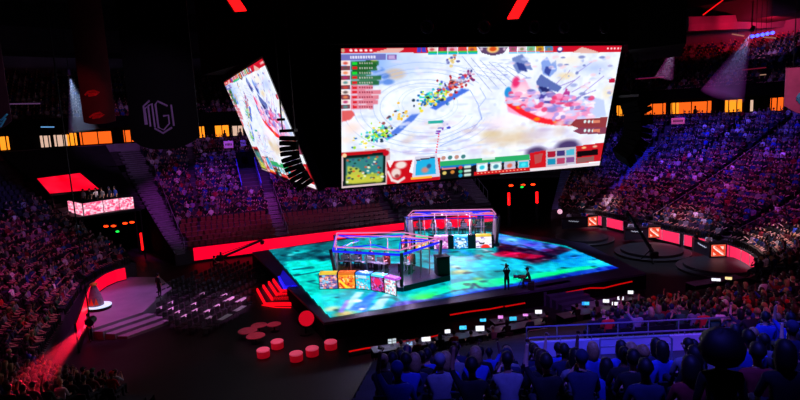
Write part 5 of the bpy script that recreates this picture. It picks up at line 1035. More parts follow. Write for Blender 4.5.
# pink boards along the right rim, front row tables
for s0, s1, n, lb in ((9.6, 7.1, 2, 'pale pink board behind the farthest casting desk'), (6.3, 3.9, 1, 'red pink board between the farthest and middle casting desks'), (.8, -3.2, 2, 'two part pink board behind the middle casting desk'), (PER-3.7, PER-6.3, 2, 'pink board left of the nearest casting desk'), (PER-7.0, PER-13.4, 4, 'long pink board in four panels right of the nearest casting desk')):
    led_wall('led_board', lb, [bowl(s, -.35, 0, 0) for s in srange(s0, s1, .9)], .3, 1.25, 'pinkboard', panels=n, group='pink boards on the right')
for s_, z, lb in ((12.2, .0, 'white lit sphere lamp beside the far tunnel'),):
    P = bowl(s_, -1.2, 0, 0); t = thing('globe_lamp', lb, 'lamp', P); mb = MB(); mb.ell((0, 0, 1.5), (.28, .28, .28), 14, 9); mb.build('globe', M['pinkglobe'], t, smooth=True); mb = MB(); mb.tube([(0, 0, .02), (0, 0, 1.25)], .04, 6); mb.cyl((0, 0), .25, 0, .03, 16); mb.build('stand', M['blackm'], t)
# tunnel lamps: red verticals, red ceiling spots, green exit sign
for x, y0, y1, z0, lb in ((509, 205, 193, 1.4, 'red vertical light on the left side of the far tunnel'), (537, 203, 192, 1.4, 'red vertical light on the right side of the far tunnel'), (143, 250, 233, 1.0, 'tall red vertical light on the right side of the left tunnel'), (109, 249, 241, 1.0, 'short red vertical light on the left side of the left tunnel')):
    Y = 62 if x > 400 else 57.5; a, b = np.array(atY(x, y0, Y)), np.array(atY(x-1, y1, Y)); t = thing('light_strip', lb, 'light strip', (a[0], a[1], 0), 0, 'tunnel lights'); mb = MB(); mb.tube([(0, 0, a[2]), (0, 0, b[2])], .14, 8); mb.build('glowing_tube', M['neonred'], t); mb = MB(); mb.box((0, .18, b[2]/2), (.3, .1, b[2])); mb.box((0, .1, .02), (.5, .5, .04)); mb.build('stand', M['blackm'], t)
for x, y, Y, m, lb in ((511, 185.5, 63, 'lampo', 'left orange lamp over the far tunnel'), (523, 185, 63, 'lampo', 'middle orange lamp over the far tunnel'), (533, 184.5, 63, 'lampo', 'right orange lamp over the far tunnel'), (522, 187, 62.9, 'lampg', 'green exit light over the far tunnel'),
                     (106, 226.3, 56, 'lampo', 'leftmost orange lamp under the interview deck'), (113.5, 226, 56, 'lampo', 'second orange lamp under the interview deck'), (125, 223.3, 56, 'lampo', 'third orange lamp under the interview deck'), (132, 222.3, 56, 'lampo', 'rightmost orange lamp under the interview deck'), (117.5, 231.5, 56, 'lampg', 'green exit light under the interview deck')):
    a = np.array(atY(x, y, Y)); t = thing('ceiling_lamp', lb, 'lamp', a, 0, 'tunnel ceiling lamps'); mb = MB(); mb.ell((0, 0, 0), (.27 if m != 'lampg' else .2, .1, .11), 10, 7); mb.build('lens', M[m], t, smooth=True); mb = MB(); mb.box((0, .06, .16), (.5, .12, .1)); mb.tube([(0, .06, .2), (0, .06, .7)], .03, 5); mb.build('housing', M['blackm'], t)
# ================================================================ people on the stage
person('cam', 0, 'cap', at(507, 291, ZS+.015), R(-10), 'camera operator in black standing at the front edge of the stage', None, 'skin1')
c = np.array(at(507, 291, ZS+.015)); a = R(-10); cc = c+np.array([-math.sin(a)*.28-.02, math.cos(a)*.28, 1.62]); t = thing('video_camera', 'shoulder video camera held by the standing operator on the stage edge', 'camera', cc, a)
mb = MB(); mb.rbox((0, 0, 0), (.16, .42, .22), .02); mb.build('body', M['blackm'], t); mb = MB(); mb.tube([(0, .2, 0), (0, .42, 0)], [.06, .075], 14); mb.build('lens', M['blackg'], t); mb = MB(); mb.tube([(0, -.12, .11), (0, -.1, .19), (0, .12, .19), (0, .14, .11)], .018, 6); mb.build('handle', M['blackm'], t); mb = MB(); mb.rbox((.13, -.06, .06), (.1, .12, .07), .01); mb.build('viewfinder', M['blackp'], t)
person('lean', 0, 'cap', np.array(at(530.5, 289.5, ZS+.015))+[0, 0, .11-.0], R(75), 'second camera operator crouched on a box at the stage edge', None, 'skin1')
c = np.array(at(531, 289, ZS+.015)); t = thing('flight_case', 'small black flight case under the crouched camera operator', 'case', c, R(75)); mb = MB(); mb.rbox((0, -.02, .24), (.5, .4, .48), .02); mb.build('body', M['blackp'], t); mb = MB(); mb.box((0, -.02, .36), (.52, .42, .02)); mb.build('rim', M['grey'], t)
c = np.array(at(522, 287, ZS+.015)); t = thing('tripod_camera', 'low camera on a tripod pointing left along the stage', 'camera', c, R(75))
for q in range(3): mb = MB(); mb.tube([(.3*math.cos(q*2.1), .3*math.sin(q*2.1), 0), (0, 0, .6)], .018, 6); mb.build('leg', M['blackm'], t)
mb = MB(); mb.rbox((0, 0, .72), (.2, .5, .24), .02); mb.build('body', M['blackm'], t); mb = MB(); mb.tube([(0, .24, .72), (0, .55, .72)], [.09, .13], 14); mb.build('lens', M['blackg'], t)
# players in the booths: gaming chair, desk place and monitor each
def players(tt, seats, zf, tag_, shirts):
    t, W, rf, ctr, inw, cpt = tt
    for i, (x, y) in enumerate(seats):
        p = np.array(at(x, y, ZS+zf+.75)); k0 = min(range(len(W)), key=lambda k: np.linalg.norm((W[k]+cpt-p)[:2])); f = cpt+W[k0]-p; rz = math.atan2(-f[0], f[1]); z = ZS+.015+.301
        nm = ['first', 'second', 'third', 'fourth', 'fifth'][i]
        ch = thing('gaming_chair', 'high backed gaming chair in the %s booth, %s from the left' % (tag_, nm), 'chair', (p[0], p[1], z), rz, 'gaming chairs')
        mb = MB(); mb.rbox((0, .02, .42), (.5, .48, .09), .03); mb.build('seat', M['redchair'], ch); mb = MB(); mb.rbox((0, -.25, .85), (.48, .1, .8), .04); mb.build('backrest', M['redchair'], ch); mb = MB(); mb.lathe([(.28, 0), (.27, .04), (.035, .08), (.035, .38)], n=10); mb.build('base', M['blackm'], ch)
        person('type', shirts[i % len(shirts)], ['short', 'short', 'cap', 'short', 'long'][i], (p[0], p[1], z+.467-SIT_Z), rz, 'player seated at a screen in the %s booth, %s from the left' % (tag_, nm), 'players')
        dk = p+np.array([-math.sin(rz), math.cos(rz), 0])*.72
        d = thing('player_desk', 'player desk place in the %s booth, %s from the left' % (tag_, nm), 'desk', (dk[0], dk[1], z), rz, 'player desks'); mb = MB(); mb.rbox((0, 0, .71), (1.05, .55, .04), .01); mb.build('desk_top', M['tabletop'], d)
        for sx in (-1, 1): mb = MB(); mb.box((sx*.48, 0, .345), (.04, .5, .69)); mb.build('leg', M['blackm'], d)
        mn = thing('monitor', 'player monitor in the %s booth, %s from the left' % (tag_, nm), 'monitor', (dk[0], dk[1], z+.731), rz, 'player monitors'); mb = MB(); mb.rbox((0, .1, .3), (.58, .035, .35), .01); mb.build('casing', M['grey'], mn); mb = MB(); mb.box((0, .1, .07), (.06, .03, .14)); mb.box((0, .1, .008), (.26, .18, .015)); mb.build('stand', M['grey'], mn)
        cv = Canvas(8, 6, (.75, .8, .98)); cv.noise(4, 3, .3, i); cv.grid('screen', lambda a, b: ((a-.5)*.54, .08, .3+(.5-b)*.31), M['poster'], mn)
players(b1, [(346, 258), (358, 258), (371, 259), (386, 260.5), (411, 261)], .3, 'nearer', [0, 1, 0, 4, 5])
players(b2, [(420, 226), (434, 226.5), (449, 226), (463, 226), (478, 225)], .3, 'farther', [3, 4, 2, 0, 1])
person('stand', 7, 'short', np.array(at(474, 232, ZS+.316)), PI, 'coach in a dark shirt standing inside the farther booth', None)
# ================================================================ interview deck above the left tunnel
dk = [np.array(bowl(s, o, 0, 5.2)) for s, o in ((58.9, 6.2), (55.5, 5.7), (55.2, 9.6), (58.8, 10.5))]
c = sum(dk)/4; c[2] = 0; t = thing('interview_deck', 'raised black deck with pink lit panels over the left tunnel', 'deck', c)
q = [p-c for p in dk]; mb = MB(); mb.prism([tuple(p[:2]) for p in q], 4.95, 5.2); mb.build('deck_floor', M['blackp'], t)
for p in q: mb = MB(); mb.tube([(p[0]*.95, p[1]*.95, 0), (p[0]*.95, p[1]*.95, 4.95)], .09, 8); mb.build('leg', M['blackm'], t)
pn = [np.array(at(x, y, 5.2)) for x, y in ((69, 212), (84, 216), (104, 212.5), (120, 210), (134.5, 208.5))]
for i, (a, b) in enumerate(zip(pn[:-1], pn[1:])):
    a, b = a-c, b-c; d = b-a; n = np.array([d[1], -d[0], 0]); n /= np.linalg.norm(n); U = np.array([0, 0, 1.0])
    pc_ = poster([(.98, .75, .82), (.95, .4, .55), (.9, .2, .4), (.98, .85, .9)], 40+i, (.96, .55, .68)); f = lambda x, y: tuple(a+d*(.02+.96*x)+n*.03+U*((1-y)*1.15+.02))
    pc_.grid('lit_panel', f, M['poster'], t)
    mb = MB(); mb.loft([[tuple(a), tuple(a+U*1.2), tuple(a+U*1.2-n*.1), tuple(a-n*.1)], [tuple(b), tuple(b+U*1.2), tuple(b+U*1.2-n*.1), tuple(b-n*.1)]], True); mb.build('panel_frame', M['blackm'], t)
rs = MB(); rs.prism([tuple((p*.55)[:2]) for p in q], 5.2, 5.75); rs.build('riser', M['blackp'], t)
for i, (x, y, sh, ps) in enumerate(((84, 211, 2, 'stand'), (90, 210, 0, 'stand'), (94.5, 209, 2, 'standfwd'), (98, 209, 3, 'stand'), (106, 207, 1, 'stand'), (109, 207, 6, 'stand'))):
    p = np.array(at(x, y, 5.22)); p = p*.35+c*.65+np.array([(i-2.5)*.45, 0, 0]); p[2] = 5.752
    person(ps, sh, ['short', 'cap', 'long'][i % 3], p, PI-R(20), 'presenter in a %s top standing on the interview deck, %s from the left' % (SHIRTN[sh], ['first', 'second', 'third', 'fourth', 'fifth', 'sixth'][i]), 'presenters on the interview deck', scale=.95)
# covered seats behind the deck and the red screen lying on them
mb = MB(); rows = []
for o in np.linspace(10.6, 20.4, 14): rows.append([bowl(s, o, .75+.06*math.sin(s*3+o)) for s in srange(55.1, 58.4, .25)])
mb.loft(rows, False, False); tag(mb.build('seat_cover_cloth', M['tarp']), 'black cloth stretched over the closed block of seats behind the interview deck', 'cloth')
qd = []
for x, y in ((37, 178.5), (80, 173), (99, 189), (50, 193.5)):
    lo = None; d = ray(x, y)
    for i in range(400, 2600):
        P = _C+d*(i*.05); u, v = uv(P); dx, dy = abs(u)-LU, abs(v)-LV
        off = math.hypot(max(dx, 0), max(dy, 0))-BR; n = (0, 1)
        if off > 0 and P[2] <= bz(off, n)+2.1: lo = P; break
    qd.append(lo)
c = sum(qd)/4; t = thing('red_screen', 'flat glowing red screen tilted over the covered seats at the left', 'screen', c); q = [p-c for p in qd]; n = np.cross(q[1]-q[0], q[3]-q[0]); n /= np.linalg.norm(n); n = n if n[2] > 0 else -n
rc = Canvas(30, 20, (.98, .03, .16)); rc.noise(6, 3, .05, 2); rc.blob(.45, .6, .4, .05, (.75, .02, .15), .6, .8, .3); rc.blob(.6, .3, .5, .06, (1, .0, .08), .8, .8)
rc.grid('picture', lambda a, b: tuple((q[0]*(1-a)+q[1]*a)*(1-b)+(q[3]*(1-a)+q[2]*a)*b), M['poster'], t)
mb = MB(); mb.loft([[tuple(p*1.02-n*.03) for p in q], [tuple(p*1.02-n*.25) for p in q]], True); mb.build('frame', M['blackm'], t)
mb = MB()
for p in q: mb.tube([p*.9-n*.2, p*.9-np.array([0, 0, 1.7])], .07, 6)
mb.build('leg_frame', M['blackm'], t)
# stairs in the aisles, handrails, vomitory with blue lit walls
def aisle(s, w, o0, o1, m, label, group='aisle stairs'):
    P0 = np.array(bowl(s, o0, 0, 0)); t = thing('aisle_stairs', label, 'stairs', P0, 0, group); mb = MB(); i = int(o0/(ROW/2))
    while i*ROW/2 < o1:
        o = i*ROW/2; n = rim(s)[1]; z = bz(int(o/ROW)*ROW, n)+(i % 2)*.5*(bz((int(o/ROW)+1)*ROW, n)-bz(int(o/ROW)*ROW, n))+.02
        a = [bowl(s-w, o, 0, z), bowl(s+w, o, 0, z), bowl(s+w, o+ROW/2-.06, 0, z), bowl(s-w, o+ROW/2-.06, 0, z)]
        mb.loft([[tuple(np.array(p)-P0-np.array([0, 0, .16])) for p in a], [tuple(np.array(p)-P0) for p in a]], True); i += 1
    mb.build('treads', M[m], t)
    r = MB(); P = [np.array(bowl(s-w, o, 0, bz(o, rim(s)[1])+1.0))-P0 for o in np.linspace(o0+.4, o1-.4, 8)]; r.tube(P, .03, 5)
    for p in P: r.tube([p, p-np.array([0, 0, 1.0])], .025, 5)
    r.build('handrail', M['rail'], t)
aisle(54.25, .5, .1, 20.5, 'tread', 'long grey aisle stairs climbing right of the covered seats')
aisle(44.5, .6, .1, 9.4, 'tread', 'aisle stairs between the empty maroon rows'); aisle(20.2, .7, 3, 13, 'tread', 'dim aisle stairs left of the far tunnel')
aisle(13.2, .4, 1.2, 13, 'bluelit_tread', 'blue lit aisle stairs right of the far tunnel'); aisle(9.25, .55, 5.9, 15, 'bluelit_tread', 'bright blue lit aisle stairs in the right stand'); aisle(1.3, .5, .1, 15, 'terrace', 'dark aisle stairs in the middle of the right stand'); aisle(137.5, .6, .1, 15, 'terrace', 'dark aisle stairs at the right edge of the right stand')
P0 = np.array(bowl(46.25, 12.2, 0, 0)); t = thing('vomitory', 'dark stair opening with blue lit side walls in the far left stand', 'stair opening', P0, kind='structure')
for s_ in (45.15, 47.35):
    mb = MB(); lo = [np.array(bowl(s_, o, .02))-P0 for o in (9.4, 12.2, 15.0)]; mb.loft([[tuple(p) for p in lo], [tuple(p+np.array([0, 0, 1.05])) for p in lo]], False, False); w = mb.build('side_wall', M['bluewall'], t)
    mb = MB(); mb.tube([p+np.array([0, 0, 1.08]) for p in lo], .05, 6); mb.build('top_rail', M['bluewall'], w)
mb = MB(); mb.loft([[tuple(np.array(bowl(s_, 15.0, .02))-P0) for s_ in (45.15, 47.35)], [tuple(np.array(bowl(s_, 15.0, 1.9))-P0) for s_ in (45.15, 47.35)]], False, False); mb.build('back_wall', M['black'], t)
# signs over the stands
for x, y, w, h, Y, m, lb in ((678, 121, 12, 6, 55, 'signpink', 'pink hanging section sign in the right stand'), (228.5, 144.5, 9, 7, 67, 'signpink', 'pale pink hanging section sign left of the side screen'), (243, 143, 5, 6, 67, 'signdim', 'dim violet section sign touching the side screen')):
    a = np.array(atY(x, y, Y)); k = proj(a)[2]/F_PX; w *= k; h *= k; t = thing('section_sign', lb, 'sign', a, math.atan2(-a[0], a[1]), 'section signs'); mb = MB(); mb.rbox((0, 0, 0), (w, .12, h), .02); mb.build('plate', M[m], t); mb = MB()
    for k2 in range(5): mb.box(((k2-2)*w*.15, -.065, 0), (w*.09, .01, h*.3))
    mb.build('lettering', M['blackp'], t); mb = MB()
    for sx in (-.4, .4): mb.tube([(sx*w, 0, h/2), (sx*w, 0, h/2+.8)], .02, 5)
    mb.build('hanger', M['blackm'], t)
# ================================================================ hanging speaker columns
def line_array(label, pts_px, Y, w, d, hgt, n, face):
    P = [np.array(atY(x, y, Y)) for x, y in pts_px]; L = [0]
    for a, b in zip(P[:-1], P[1:]): L.append(L[-1]+np.linalg.norm(b-a))
    t = thing('speaker_column', label, 'speaker', P[0]); o = P[0]
    for k in range(n):
        q = L[-1]*(k+.5)/n; i = max(j for j in range(len(L)-1) if L[j] <= q); f = (q-L[i])/(L[i+1]-L[i]); p = P[i]+(P[i+1]-P[i])*f-o; tg = (P[i+1]-P[i])/np.linalg.norm(P[i+1]-P[i]); hh = L[-1]/n*.96
        ax = np.array([math.cos(face), math.sin(face), 0]); up = -tg; fw = np.cross(up, ax); fw /= np.linalg.norm(fw); ax = np.cross(fw, up)
        B8 = lambda sx, sy, sz, k_=1: tuple(p+ax*sx*w/2+fw*sy*d/2*(k_)+up*sz*hh/2)
        mb = MB(); mb.loft([[B8(-1, -1, -.8), B8(1, -1, -.8), B8(1, 1, -1), B8(-1, 1, -1)], [B8(-1, -1, .8), B8(1, -1, .8), B8(1, 1, 1), B8(-1, 1, 1)]], True); cb_ = mb.build('cabinet', M['black'], t)
        mb = MB(); mb.loft([[B8(-.9, 1.02, -.8), B8(.9, 1.02, -.8), B8(.9, 1.1, -.8), B8(-.9, 1.1, -.8)], [B8(-.9, 1.02, .8), B8(.9, 1.02, .8), B8(.9, 1.1, .8), B8(-.9, 1.1, .8)]], True); mb.build('grille', M['black'], cb_)
    mb = MB(); mb.box((0, 0, .25), (w*.9, d*1.2, .14), face); mb.build('flying_frame', M['blackm'], t); mb = MB()
    for s_ in (-.3, .3): mb.tube([(s_*math.cos(face), s_*math.sin(face), .3), (s_*math.cos(face), s_*math.sin(face), 30.8-o[2])], .03, 5)
    mb.build('hoist_chain', M['blackm'], t); return t
line_array('curved black speaker column hanging in front of the side screen', [(289, 136), (289, 147), (290.5, 158), (294, 168), (299, 177), (306, 187)], 26.5, .8, .45, .35, 11, R(-8))
line_array('curved black speaker column hanging right of the main screen', [(634, 100), (638, 113), (639, 126), (636, 139), (630, 150), (621, 159)], 34, 1.3, 1.1, .4, 12, R(35))
c = np.array(atY(281, 119.5, 26.5)); t = thing('wash_lamp', 'small flat black lamp hanging above the left speaker column', 'lamp', c); mb = MB(); mb.rbox((0, 0, 0), (.34, .3, .12), .03); mb.build('head', M['blackm'], t); mb = MB(); mb.tube([(0, 0, .05), (0, 0, 30.8-c[2])], .02, 5); mb.build('hanger', M['blackm'], t)
# ================================================================ hanging banners with rounded lower edge
def banner(label, x0, x1, ytop, ybot, Y, m, art, sag=.25, drop=None):
    a, b = np.array(atY(x0, ybot, Y)), np.array(atY(x1, ybot, Y)); w = np.linalg.norm((b-a)[:2]); zt = 31.0 if ytop is None else atY((x0+x1)/2, ytop, Y)[2]; c = (a+b)/2; zb = c[2]; t = thing('hanging_banner', label, 'banner', (c[0], c[1], zb), math.atan2((b-a)[1], (b-a)[0]))
    H = zt-zb; n = 14; V = []
    f = lambda u: w*sag*(abs(2*u-1)**2.6)
    y = lambda u: -.1*w*(1-(2*u-1)**2)
    mb = MB(); mb.loft([[((u-.5)*w, y(u)+e, f(u)) if top == 0 else ((u-.5)*w, y(u)+e, H) for e, top in ((0, 0), (0, 1), (.05, 1), (.05, 0))] for u in [k/n for k in range(n+1)]], True); cl_ = mb.build('cloth', M[m], t)
    mb = MB(); mb.tube([((u-.5)*w, y(u)+.02, H) for u in np.linspace(0, 1, 9)], .05, 6)
    for u in (.1, .9): mb.tube([((u-.5)*w, y(u), H), ((u-.5)*w, y(u), 31.0-zb)], .02, 5)
    mb.build('top_bar', M['blackm'], t)
    S = lambda px_, py_: (lambda u: ((u-.5)*w, y(u)-.035, (ybot-py_)*(proj(c)[2]/F_PX)))((px_-x0)/(x1-x0))
    for nm, strokes, wd, mm in art:
        mb = MB()
        for st in strokes: mb.tube([S(*p) for p in st], wd, 4)
        mb.build(nm, M[mm], t)
    return t
sh = lambda L, dx, dy: [[(x+dx, y+dy) for x, y in st] for st in L]
NGI = [[(152.5, 124), (152, 108.5), (156, 106), (156, 126)], [(156, 106), (160, 104), (160.5, 127)], [(175, 107), (166, 102), (163.5, 105), (164, 127.5), (169, 130), (175, 124), (175, 116), (170, 116.5)], [(178.5, 106), (179, 126.5)], [(151, 124), (151, 106), (158, 101)], [(160, 128), (168, 133), (177, 128)]]
banner('large black hanging banner with a violet hexagon letter emblem, upper left', 133, 201, None, 149, 26, 'bannerblk', [('emblem', NGI, .045, 'violetprint')], .16)
banner('dark hanging banner with a cyan winged emblem at the left edge', -32, 13, None, 131, 27, 'bannermar', [('emblem', [[(-6, 124), (0, 118), (5, 121), (11, 115)], [(-2, 128), (4, 127), (9, 119)], [(0, 122), (6, 124)]], .05, 'cyanprint')], .2)
banner('dark red hanging banner with two red script emblems, left side', 84, 116, None, 124, 40, 'bannerred', [('emblem', [[(90, 95), (94, 92), (100, 91.5), (105, 93), (101, 95.5), (94, 96)], [(93, 94), (103, 94)]], .07, 'redprint'), ('emblem', [[(92, 117), (97, 114), (103, 113), (107, 115), (102, 117.5), (95, 118)], [(96, 116), (105, 115.5)]], .07, 'redprint')], .08)
banner('pink hanging banner with a cyan oval emblem at the right edge', 784, 838, 66, 115, 27, 'bannerpink', [('emblem', [[(794, 98), (797, 93), (803, 91), (812, 93), (816, 97)], [(794, 98), (798, 103), (806, 104), (814, 101), (816, 97)], [(798, 98), (802, 95), (806, 97), (802, 100), (798, 98)]], .1, 'cyanprint')], .2)
# ================================================================ camera crane and parapet
def crane(label, base_px, tip, elbow, head):
    c = np.array(at(*base_px, 0)); t = thing('camera_crane', label, 'camera crane', c); mb = MB()
    for q in range(3): mb.tube([(.8*math.cos(q*2.1+.4), .8*math.sin(q*2.1+.4), .05), (0, 0, 1.0)], .05, 6)
    mb.tube([(0, 0, 1.0), (0, 0, 1.5)], .09, 8); mb.build('tripod', M['blackm'], t)
    a, b = np.array(tip)-c, np.array(elbow)-c
    mb = MB(); mb.tube([b, a], .11, 6); mb.tube([b+np.array([0, 0, .3]), a*.96+b*.04+np.array([0, 0, .1])], .03, 5); mb.build('arm', M['blackm'], t); mb = MB(); mb.rbox(b, (.6, .3, .5), .03); mb.build('counterweight', M['blackp'], t)
    mb = MB(); mb.rbox(a+np.array([0, 0, -.25]), (.3, .45, .3), .03); mb.tube([a+np.array([0, .2, -.25]), a+np.array([0, .5, -.25])], [.08, .11], 12); mb.build('camera_head', M['blackm'], t)
crane('dark camera crane arm standing in front of the middle casting desk', (650, 262), atY(627, 211, 43), at(654, 255, 1.5), 0)
crane('dark camera crane at the left stage corner in front of the red ribbon', (222, 268), at(262, 240, 1.9), at(220, 258, 1.3), 0)
person('type', 0, 'cap', np.array(at(213, 262, .9))*[1, 1, 0]+[0, 0, .466-SIT_Z], R(-60), 'crane operator in black seated at the left crane', None); dup(proto, np.array(at(213, 262, .9))*[1, 1, 0], R(-60), 'black chair under the left crane operator', 'crew chairs')
a, b = np.array(atY(529, 341, PARY)), np.array(atY(746, 323, PARY)); zt = (a[2]+b[2])/2
t = thing('parapet', 'long pale parapet with steel top rail lit blue in the near stand', 'parapet', ((a[0]+b[0])/2, PARY, 4.3), 0, kind='structure'); o = np.array(t.location); w = b[0]-a[0]
mb = MB(); mb.rbox((0, 0, (zt-.15-o[2])/2), (w, .16, zt-.15-o[2]), .02); mb.build('wall_panel', M['parapet'], t)
mb = MB(); mb.tube([(-w/2, -.05, zt-o[2]), (w/2, -.05, zt-o[2])], .035, 8); mb.tube([(-w/2, .35, zt+.22-o[2]), (w/2, .35, zt+.22-o[2])], .03, 8)
for k in range(8): mb.tube([(-w/2+w*k/7, -.05, zt-.2-o[2]), (-w/2+w*k/7, -.05, zt-o[2])], .02, 6); mb.tube([(-w/2+w*k/7, .35, zt-1.2-o[2]), (-w/2+w*k/7, .35, zt+.22-o[2])], .02, 6)
mb.build('handrail', M['rail'], t)
a, b = np.array(atY(600, 340, 14.5)), np.array(atY(672, 335, 14.5)); o = np.array([(a[0]+b[0])/2, 14.5, 5.6]); t = thing('guard_rail', 'short steel double rail in front of the blue parapet', 'rail', o); w = b[0]-a[0]; zr = (a[2]+b[2])/2-o[2]; mb = MB(); mb.tube([(-w/2, 0, zr-.9), (-w/2, 0, zr), (w/2-.1, 0, zr), (w/2, 0, zr-.08), (w/2, 0, zr-.9)], .03, 8); mb.build('top_rail', M['rail'], t); mb = MB(); mb.tube([(-w/2, 0, zr-.22), (w/2, 0, zr-.22)], .025, 8); mb.build('lower_rail', M['rail'], t)
a, b = np.array(atY(761, 324, 13)), np.array(atY(806, 322, 13)); o = np.array([(a[0]+b[0])/2, 13, 6.0]); t = thing('guard_rail', 'blue lit steel guard rail at the right edge of the near stand', 'rail', o); w = b[0]-a[0]; zr = (a[2]+b[2])/2-o[2]; mb = MB(); mb.tube([(-w/2, 0, zr-1), (-w/2, 0, zr), (w/2, 0, zr), (w/2, 0, zr-1)], .03, 8); mb.build('top_rail', M['rail'], t); mb = MB(); mb.tube([(-w/2+.5, -.3, zr-.9), (-w/2+.5, -.3, zr-.25), (-w/2+.7, -.3, zr-.15), (w/2, -.3, zr-.15)], .035, 8); mb.build('lower_rail', M['rail'], t)
# ================================================================ foreground spectators, each placed
for i, ((x, y), Y, ps, sh, hs, lb, _) in enumerate(FG):
    h = np.array(atY(x, y, Y)); hc_ = PM[ps][1]; sc = 1.0; a = -math.atan2(h[0], h[1])*.3
    z = h[2]-hc_[2]; px_, py_ = h[0]-(-math.sin(a)*hc_[1]), h[1]-math.cos(a)*hc_[1]
    person(ps, sh, hs, (px_, py_, z), a, lb, None, ['skin0', 'skin1', 'skin0', 'skin2'][i % 4])
    if POSES[ps].get('sit', True):
        zf = z+SIT_Z-.43; s_ = thing('stadium_seat', 'dark seat under '+' '.join(lb.split(',')[0].split()[:12]), 'seat', (px_, py_, zf), a, 'seats under the nearest spectators'); link('seat_pan', meS['b'][0], s_); link('backrest', meS['b'][1], s_); mb = MB(); k = (29.2-py_)/.815; tz = near_z(int(round(max(0, k)))); mb.tube([(0, -.1, min(-.0, tz-zf)), (0, -.1, .38)], .05, 6); mb.build('leg', M['blackm'], s_)
    else:
        k = (29.2-py_)/.815; tz = near_z(int(round(max(0, k))))
        st = thing('seating_riser', 'dark step under the '+lb[:60].split(',')[0], 'step', (px_, py_, tz), a); mb = MB(); mb.box((0, 0, min(-.02, (z-tz))/2 if z < tz else (z-tz)/2), (.7, .6, max(.02, abs(z-tz)-.001))); mb.build('block', M['terrace'], st)
# ================================================================ lamps that show as points, and beams of haze
for k in range(5):
    a = np.array(atY(752.5+k*5, 36.4-k*.9, 70)); t = thing('blue_spot', 'small blue spot lamp high at the right, %s in the row of five' % ['first', 'second', 'third', 'fourth', 'fifth'][k], 'lamp', a, 0, 'blue spots under the roof'); mb = MB(); mb.ell((0, 0, 0), (.26, .2, .2), 10, 7); mb.build('lens', M['lampb'], t, smooth=True); mb = MB(); mb.tube([(0, .1, 0), (0, .4, .1)], [.22, .14], 10); mb.tube([(0, .3, .1), (0, .3, 30.9-a[2])], .03, 5); mb.build('body', M['blackm'], t)
for (x0, y0), (x1, y1), Y, m, lb in (((732, 34), (744, 36), 69, 'dimwhite', 'short pale tube light left of the blue spots'), ((763, 37), (776, 38), 69, 'dimwhite', 'short pale tube light under the blue spots'), ((703, 15), (723, 0), 60, 'redline', 'thin red line light slanting up at the upper right'), ((636, 79), (664, 77), 66, 'redline2', 'dim red rail light in the upper tier left part'), ((742, 70), (766, 67.5), 66, 'redline2', 'dim red rail light in the upper tier right part'), ((760, 75), (766, 74.5), 66, 'dimwhite', 'tiny pale lamp in the upper tier'), ((10, 104), (40, 103.5), 55, 'dimviolet', 'long dim violet tube light over the left suites'), ((41, 127), (54, 127), 60, 'scrtube', 'small bluish screen strip above the left suites'), ((214, 70), (232, 48), 50, 'dimviolet', 'slanted pale truss light left of the side screen')):
    a, b = np.array(atY(x0, y0, Y)), np.array(atY(x1, y1, Y)); t = thing('tube_light', lb, 'lamp', a); b = b-a; mb = MB(); mb.tube([b*0, b], .07, 6); mb.build('tube', M[m], t); mb = MB(); mb.tube([b*0+[0, .1, .05], b+[0, .1, .05]], .06, 5); mb.tube([b*.5+[0, .1, .05], b*.5+[0, .1, .6]], .02, 4); mb.build('fitting', M['blackm'], t)
def spot(P, tgt, power, color, size=40, blend=.6, r=.3):
    l = bpy.data.lights.new('spot_lamp', 'SPOT'); l.energy = power; l.color = color; l.spot_size = R(size); l.spot_blend = blend; l.shadow_soft_size = r; o = bpy.data.objects.new('spot_lamp', l); COL.objects.link(o); o.location = P; d = Vector(tgt)-Vector(P); o.rotation_euler = d.to_track_quat('-Z', 'Y').to_euler(); return o
def beam(label, src, dst, r1, dens, power, color, r0=.12):
    a, b = np.array(src, float), np.array(dst, float); L = np.linalg.norm(b-a); d = (b-a)/L
    m = bpy.data.materials.new('lit haze'); m.use_nodes = True; nt = m.node_tree; nt.nodes.remove(nt.nodes['Principled BSDF']); v = nt.nodes.new('ShaderNodeVolumeScatter'); v.inputs['Density'].default_value = dens; v.inputs['Anisotropy'].default_value = .2; nt.links.new(v.outputs[0], nt.nodes['Material Output'].inputs['Volume'])
    t = thing('light_beam', label, 'light beam', a); mb = MB(); mb.tube([d*.35, d*L], [r0*1.2, r1], 20); h = mb.build('haze', m, t); h['kind'] = 'stuff'
    mb = MB(); mb.tube([d*-.35, d*.1], [r0*1.4, r0*1.6], 14); mb.build('lamp_body', M['blackm'], t); mb = MB(); mb.tube([(0, 0, .1), (0, 0, max(.5, 30.9-a[2]))], .03, 5); mb.build('hanger', M['blackm'], t)
    return spot(tuple(a+d*.25), tuple(b), power, color, 2*math.degrees(math.atan(r1/L))*.95, .5, .06)
